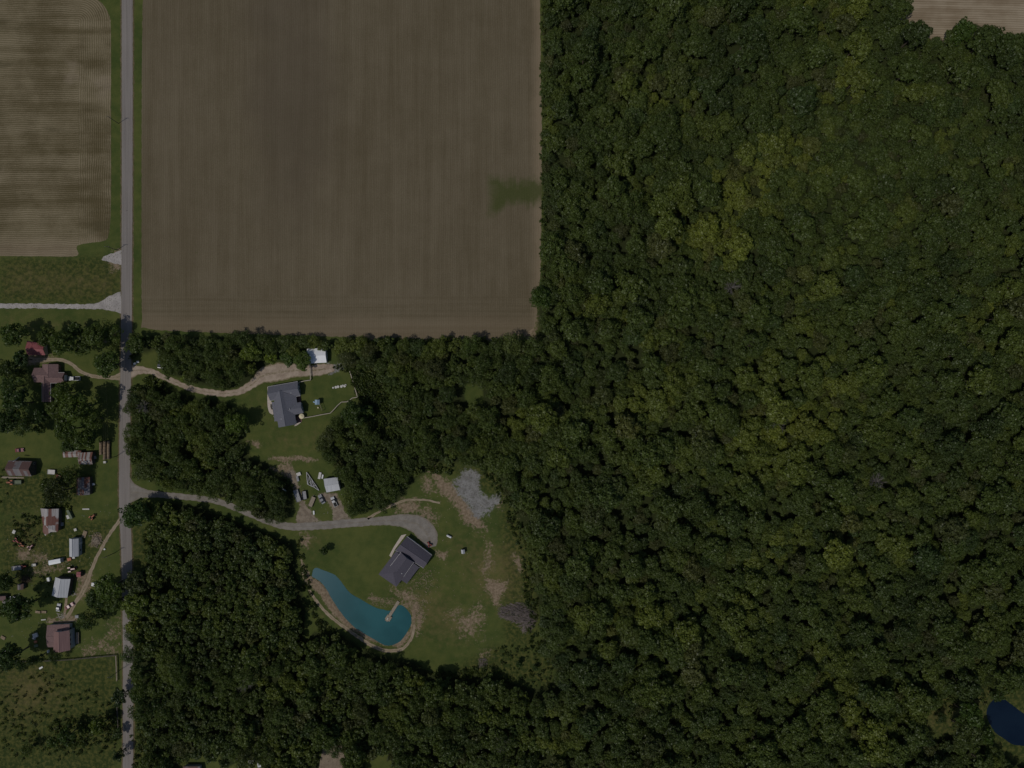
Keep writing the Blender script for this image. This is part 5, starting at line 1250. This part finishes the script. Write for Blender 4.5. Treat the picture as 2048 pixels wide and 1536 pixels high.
crate(190, 915, 1.6, 1.4, 1.0, 20, 'tarp_grey', 'grey box right of the striped lean-to'); crate(211, 924, 1.2, 1.0, .8, 0, 'stone', 'pale crate below the rows of round bales')
crate(142, 1028, 4.6, 1.2, 1.3, 115, 'green_paint', 'long greenish machine right of the patchwork barn', 'machine', 'machine'); crate(139, 1033, 1.6, 1.8, 1.0, 20, 'stone', 'pale crate at the foot of the greenish machine')
crate(124, 1048, 1.6, 1.6, .7, 0, 'tarp_grey', 'grey crate against the right side of the patchwork barn'); crate(140, 1118, 1.8, 1.4, .7, 15, 'orange', 'rusty crate below the grey metal shed'); crate(149, 1114, 1.2, 1.2, .8, 0, 'stone', 'pale crate below the grey metal shed corner')
crate(156, 1232, 1.6, 1.4, 1.0, 0, 'tarp_grey', 'grey crate at the right end of the farmhouse walk'); crate(640, 951, 1.2, 3.2, .6, -12, 'stone', 'pale stack left of the pale grey flat-looking shed', 'board_stack', 'boards'); crate(645.5, 953, .7, 1.9, .5, -10, 'white', 'white board leaning beside the pale stack', 'board_stack', 'boards')
crate(598, 948, 2.0, 1.6, .7, 20, 'stone', 'pale rubble bag on grass left of the trusses'); crate(596, 957, 1.0, 2.6, .8, 15, 'tarp_grey', 'dark grey bin on grass left of the trusses', 'bin', 'bin'); crate(628, 1025, .7, 1.8, .5, 5, 'white', 'white board on the small grass island', 'board_stack', 'boards')
crate(568, 979, .5, 2.6, .3, 55, 'stone', 'pale plank at the clump edge left of the flatbed', 'board_stack', 'boards'); crate(503, 1522, 2.6, 1.8, 1.0, 0, 'stone', 'white box in the bottom wood gap'); crate(519, 1526, 1.6, 3.2, .8, 10, 'silver', 'pale heap right of the white box in the bottom wood gap')
crate(170, 1068, 1.8, 3.2, .4, -20, 'sand', 'tan tarp patch left of the firewood heap', 'tarp', 'tarp'); crate(254, 421, .9, .12, .05, 0, 'black', 'dark rubber scrap lying on the upper road', 'scrap', 'scrap')
# small bits too many to name one by one
rg2 = random.Random(8); dbr = MB()
for j in range(260):
    z = rg2.random()
    if z < .45: u, v = rg2.uniform(15, 225), rg2.uniform(1010, 1170)
    elif z < .7: u, v = rg2.gauss(120, 35), rg2.gauss(1135, 18)
    elif z < .85: u, v = rg2.uniform(560, 700), rg2.uniform(940, 1030)
    else: u, v = rg2.uniform(20, 170), rg2.uniform(1230, 1300)
    q = P(u, v); s = rg2.uniform(.08, .25); dbr.box((q.x, q.y, 0), (s*rg2.uniform(.6, 2.4), s, s*.6), rg2.uniform(0, 3), .8)
tag(dbr.build('yard_litter', M['rubble'], None, (0, 0, 0)), 'scattered small scraps in the grass of the farmyards', 'litter', kind='stuff')
rg2 = random.Random(9); dbr = MB()
for j in range(900):
    z = rg2.random()
    if z < .3: u, v = rg2.gauss(835, 9), rg2.gauss(1215, 14)
    elif z < .6: u, v = rg2.gauss(850, 11), rg2.gauss(1160, 16)
    elif z < .8: u, v = rg2.uniform(850, 1060), rg2.uniform(930, 1200)
    else: u, v = rg2.uniform(740, 800), rg2.uniform(1195, 1215)
    if inside(u, v, POND) < 1 or (u-815)*.8+(1190-v) < -60 and False: continue
    if 755 < u < 868 and 1065 < v < 1176 and abs((u-815)*.8+(v-1120)) < 40: continue
    q = P(u, v); s = rg2.uniform(.1, .32); dbr.box((q.x, q.y, 0), (s*rg2.uniform(.8, 1.6), s, s*.5), rg2.uniform(0, 3), .8)
tag(dbr.build('clods', M['sand'], None, (0, 0, 0)), 'scattered clay clods and stones on the pond lawn', 'clods', kind='stuff')

# ------------------------------------------------------------------ utility poles
def pole(u, v, label, arm=R(60), h=9.0):
    p = P(u, v); e = thing('utility_pole', label, 'utility pole', (p.x, p.y, 0), 'utility poles along the road'); MB().tube((p.x, p.y, -.2), (p.x, p.y, h), .17, .11, 9).build('pole', M['dark_wood'], e)
    c = MB().box((p.x, p.y, h-.6), (2.4, .12, .14), arm).build('crossarm', M['dark_wood'], e)
    for s_ in (-1, 0, 1):
        x, y = p.x+math.cos(arm)*s_*1.05, p.y+math.sin(arm)*s_*1.05; MB().tube((x, y, h-.46), (x, y, h-.2), .07, .05, 7).build('insulator', M['steel'], c)
    return p
POLES = [(237,247,'utility pole in the verge beside the left striped field'),(234,500,'utility pole at the upper gravel entrance'),(224,716,'utility pole poking from the lone round tree'),(232,913,'utility pole right of the round bale rows'),(229,1106,'utility pole between farm track and road'),(240,1340,'utility pole at the lower left pasture corner')]
pp = [pole(u, v, l, 0.0) for u, v, l in POLES]
for i in range(len(pp)-1):
    a, b = pp[i], pp[i+1]; m_ = MB()
    for s_ in (-1.05, 0, 1.05):
        pr = None
        for k in range(13):
            t = k/12; w = a+(b-a)*t; w = Vector((w.x+s_, w.y, 8.8-4*1.1*t*(1-t)))
            if pr is not None: m_.tube(pr, w, .014, n=4)
            pr = w
    tag(m_.build('power_line', M['dark_wood'], None, (a.x, a.y, 0)), 'overhead wires between the %s and %s roadside poles from the top' % (ORD[i], ORD[i+1]), 'power line', 'overhead wires along the road')
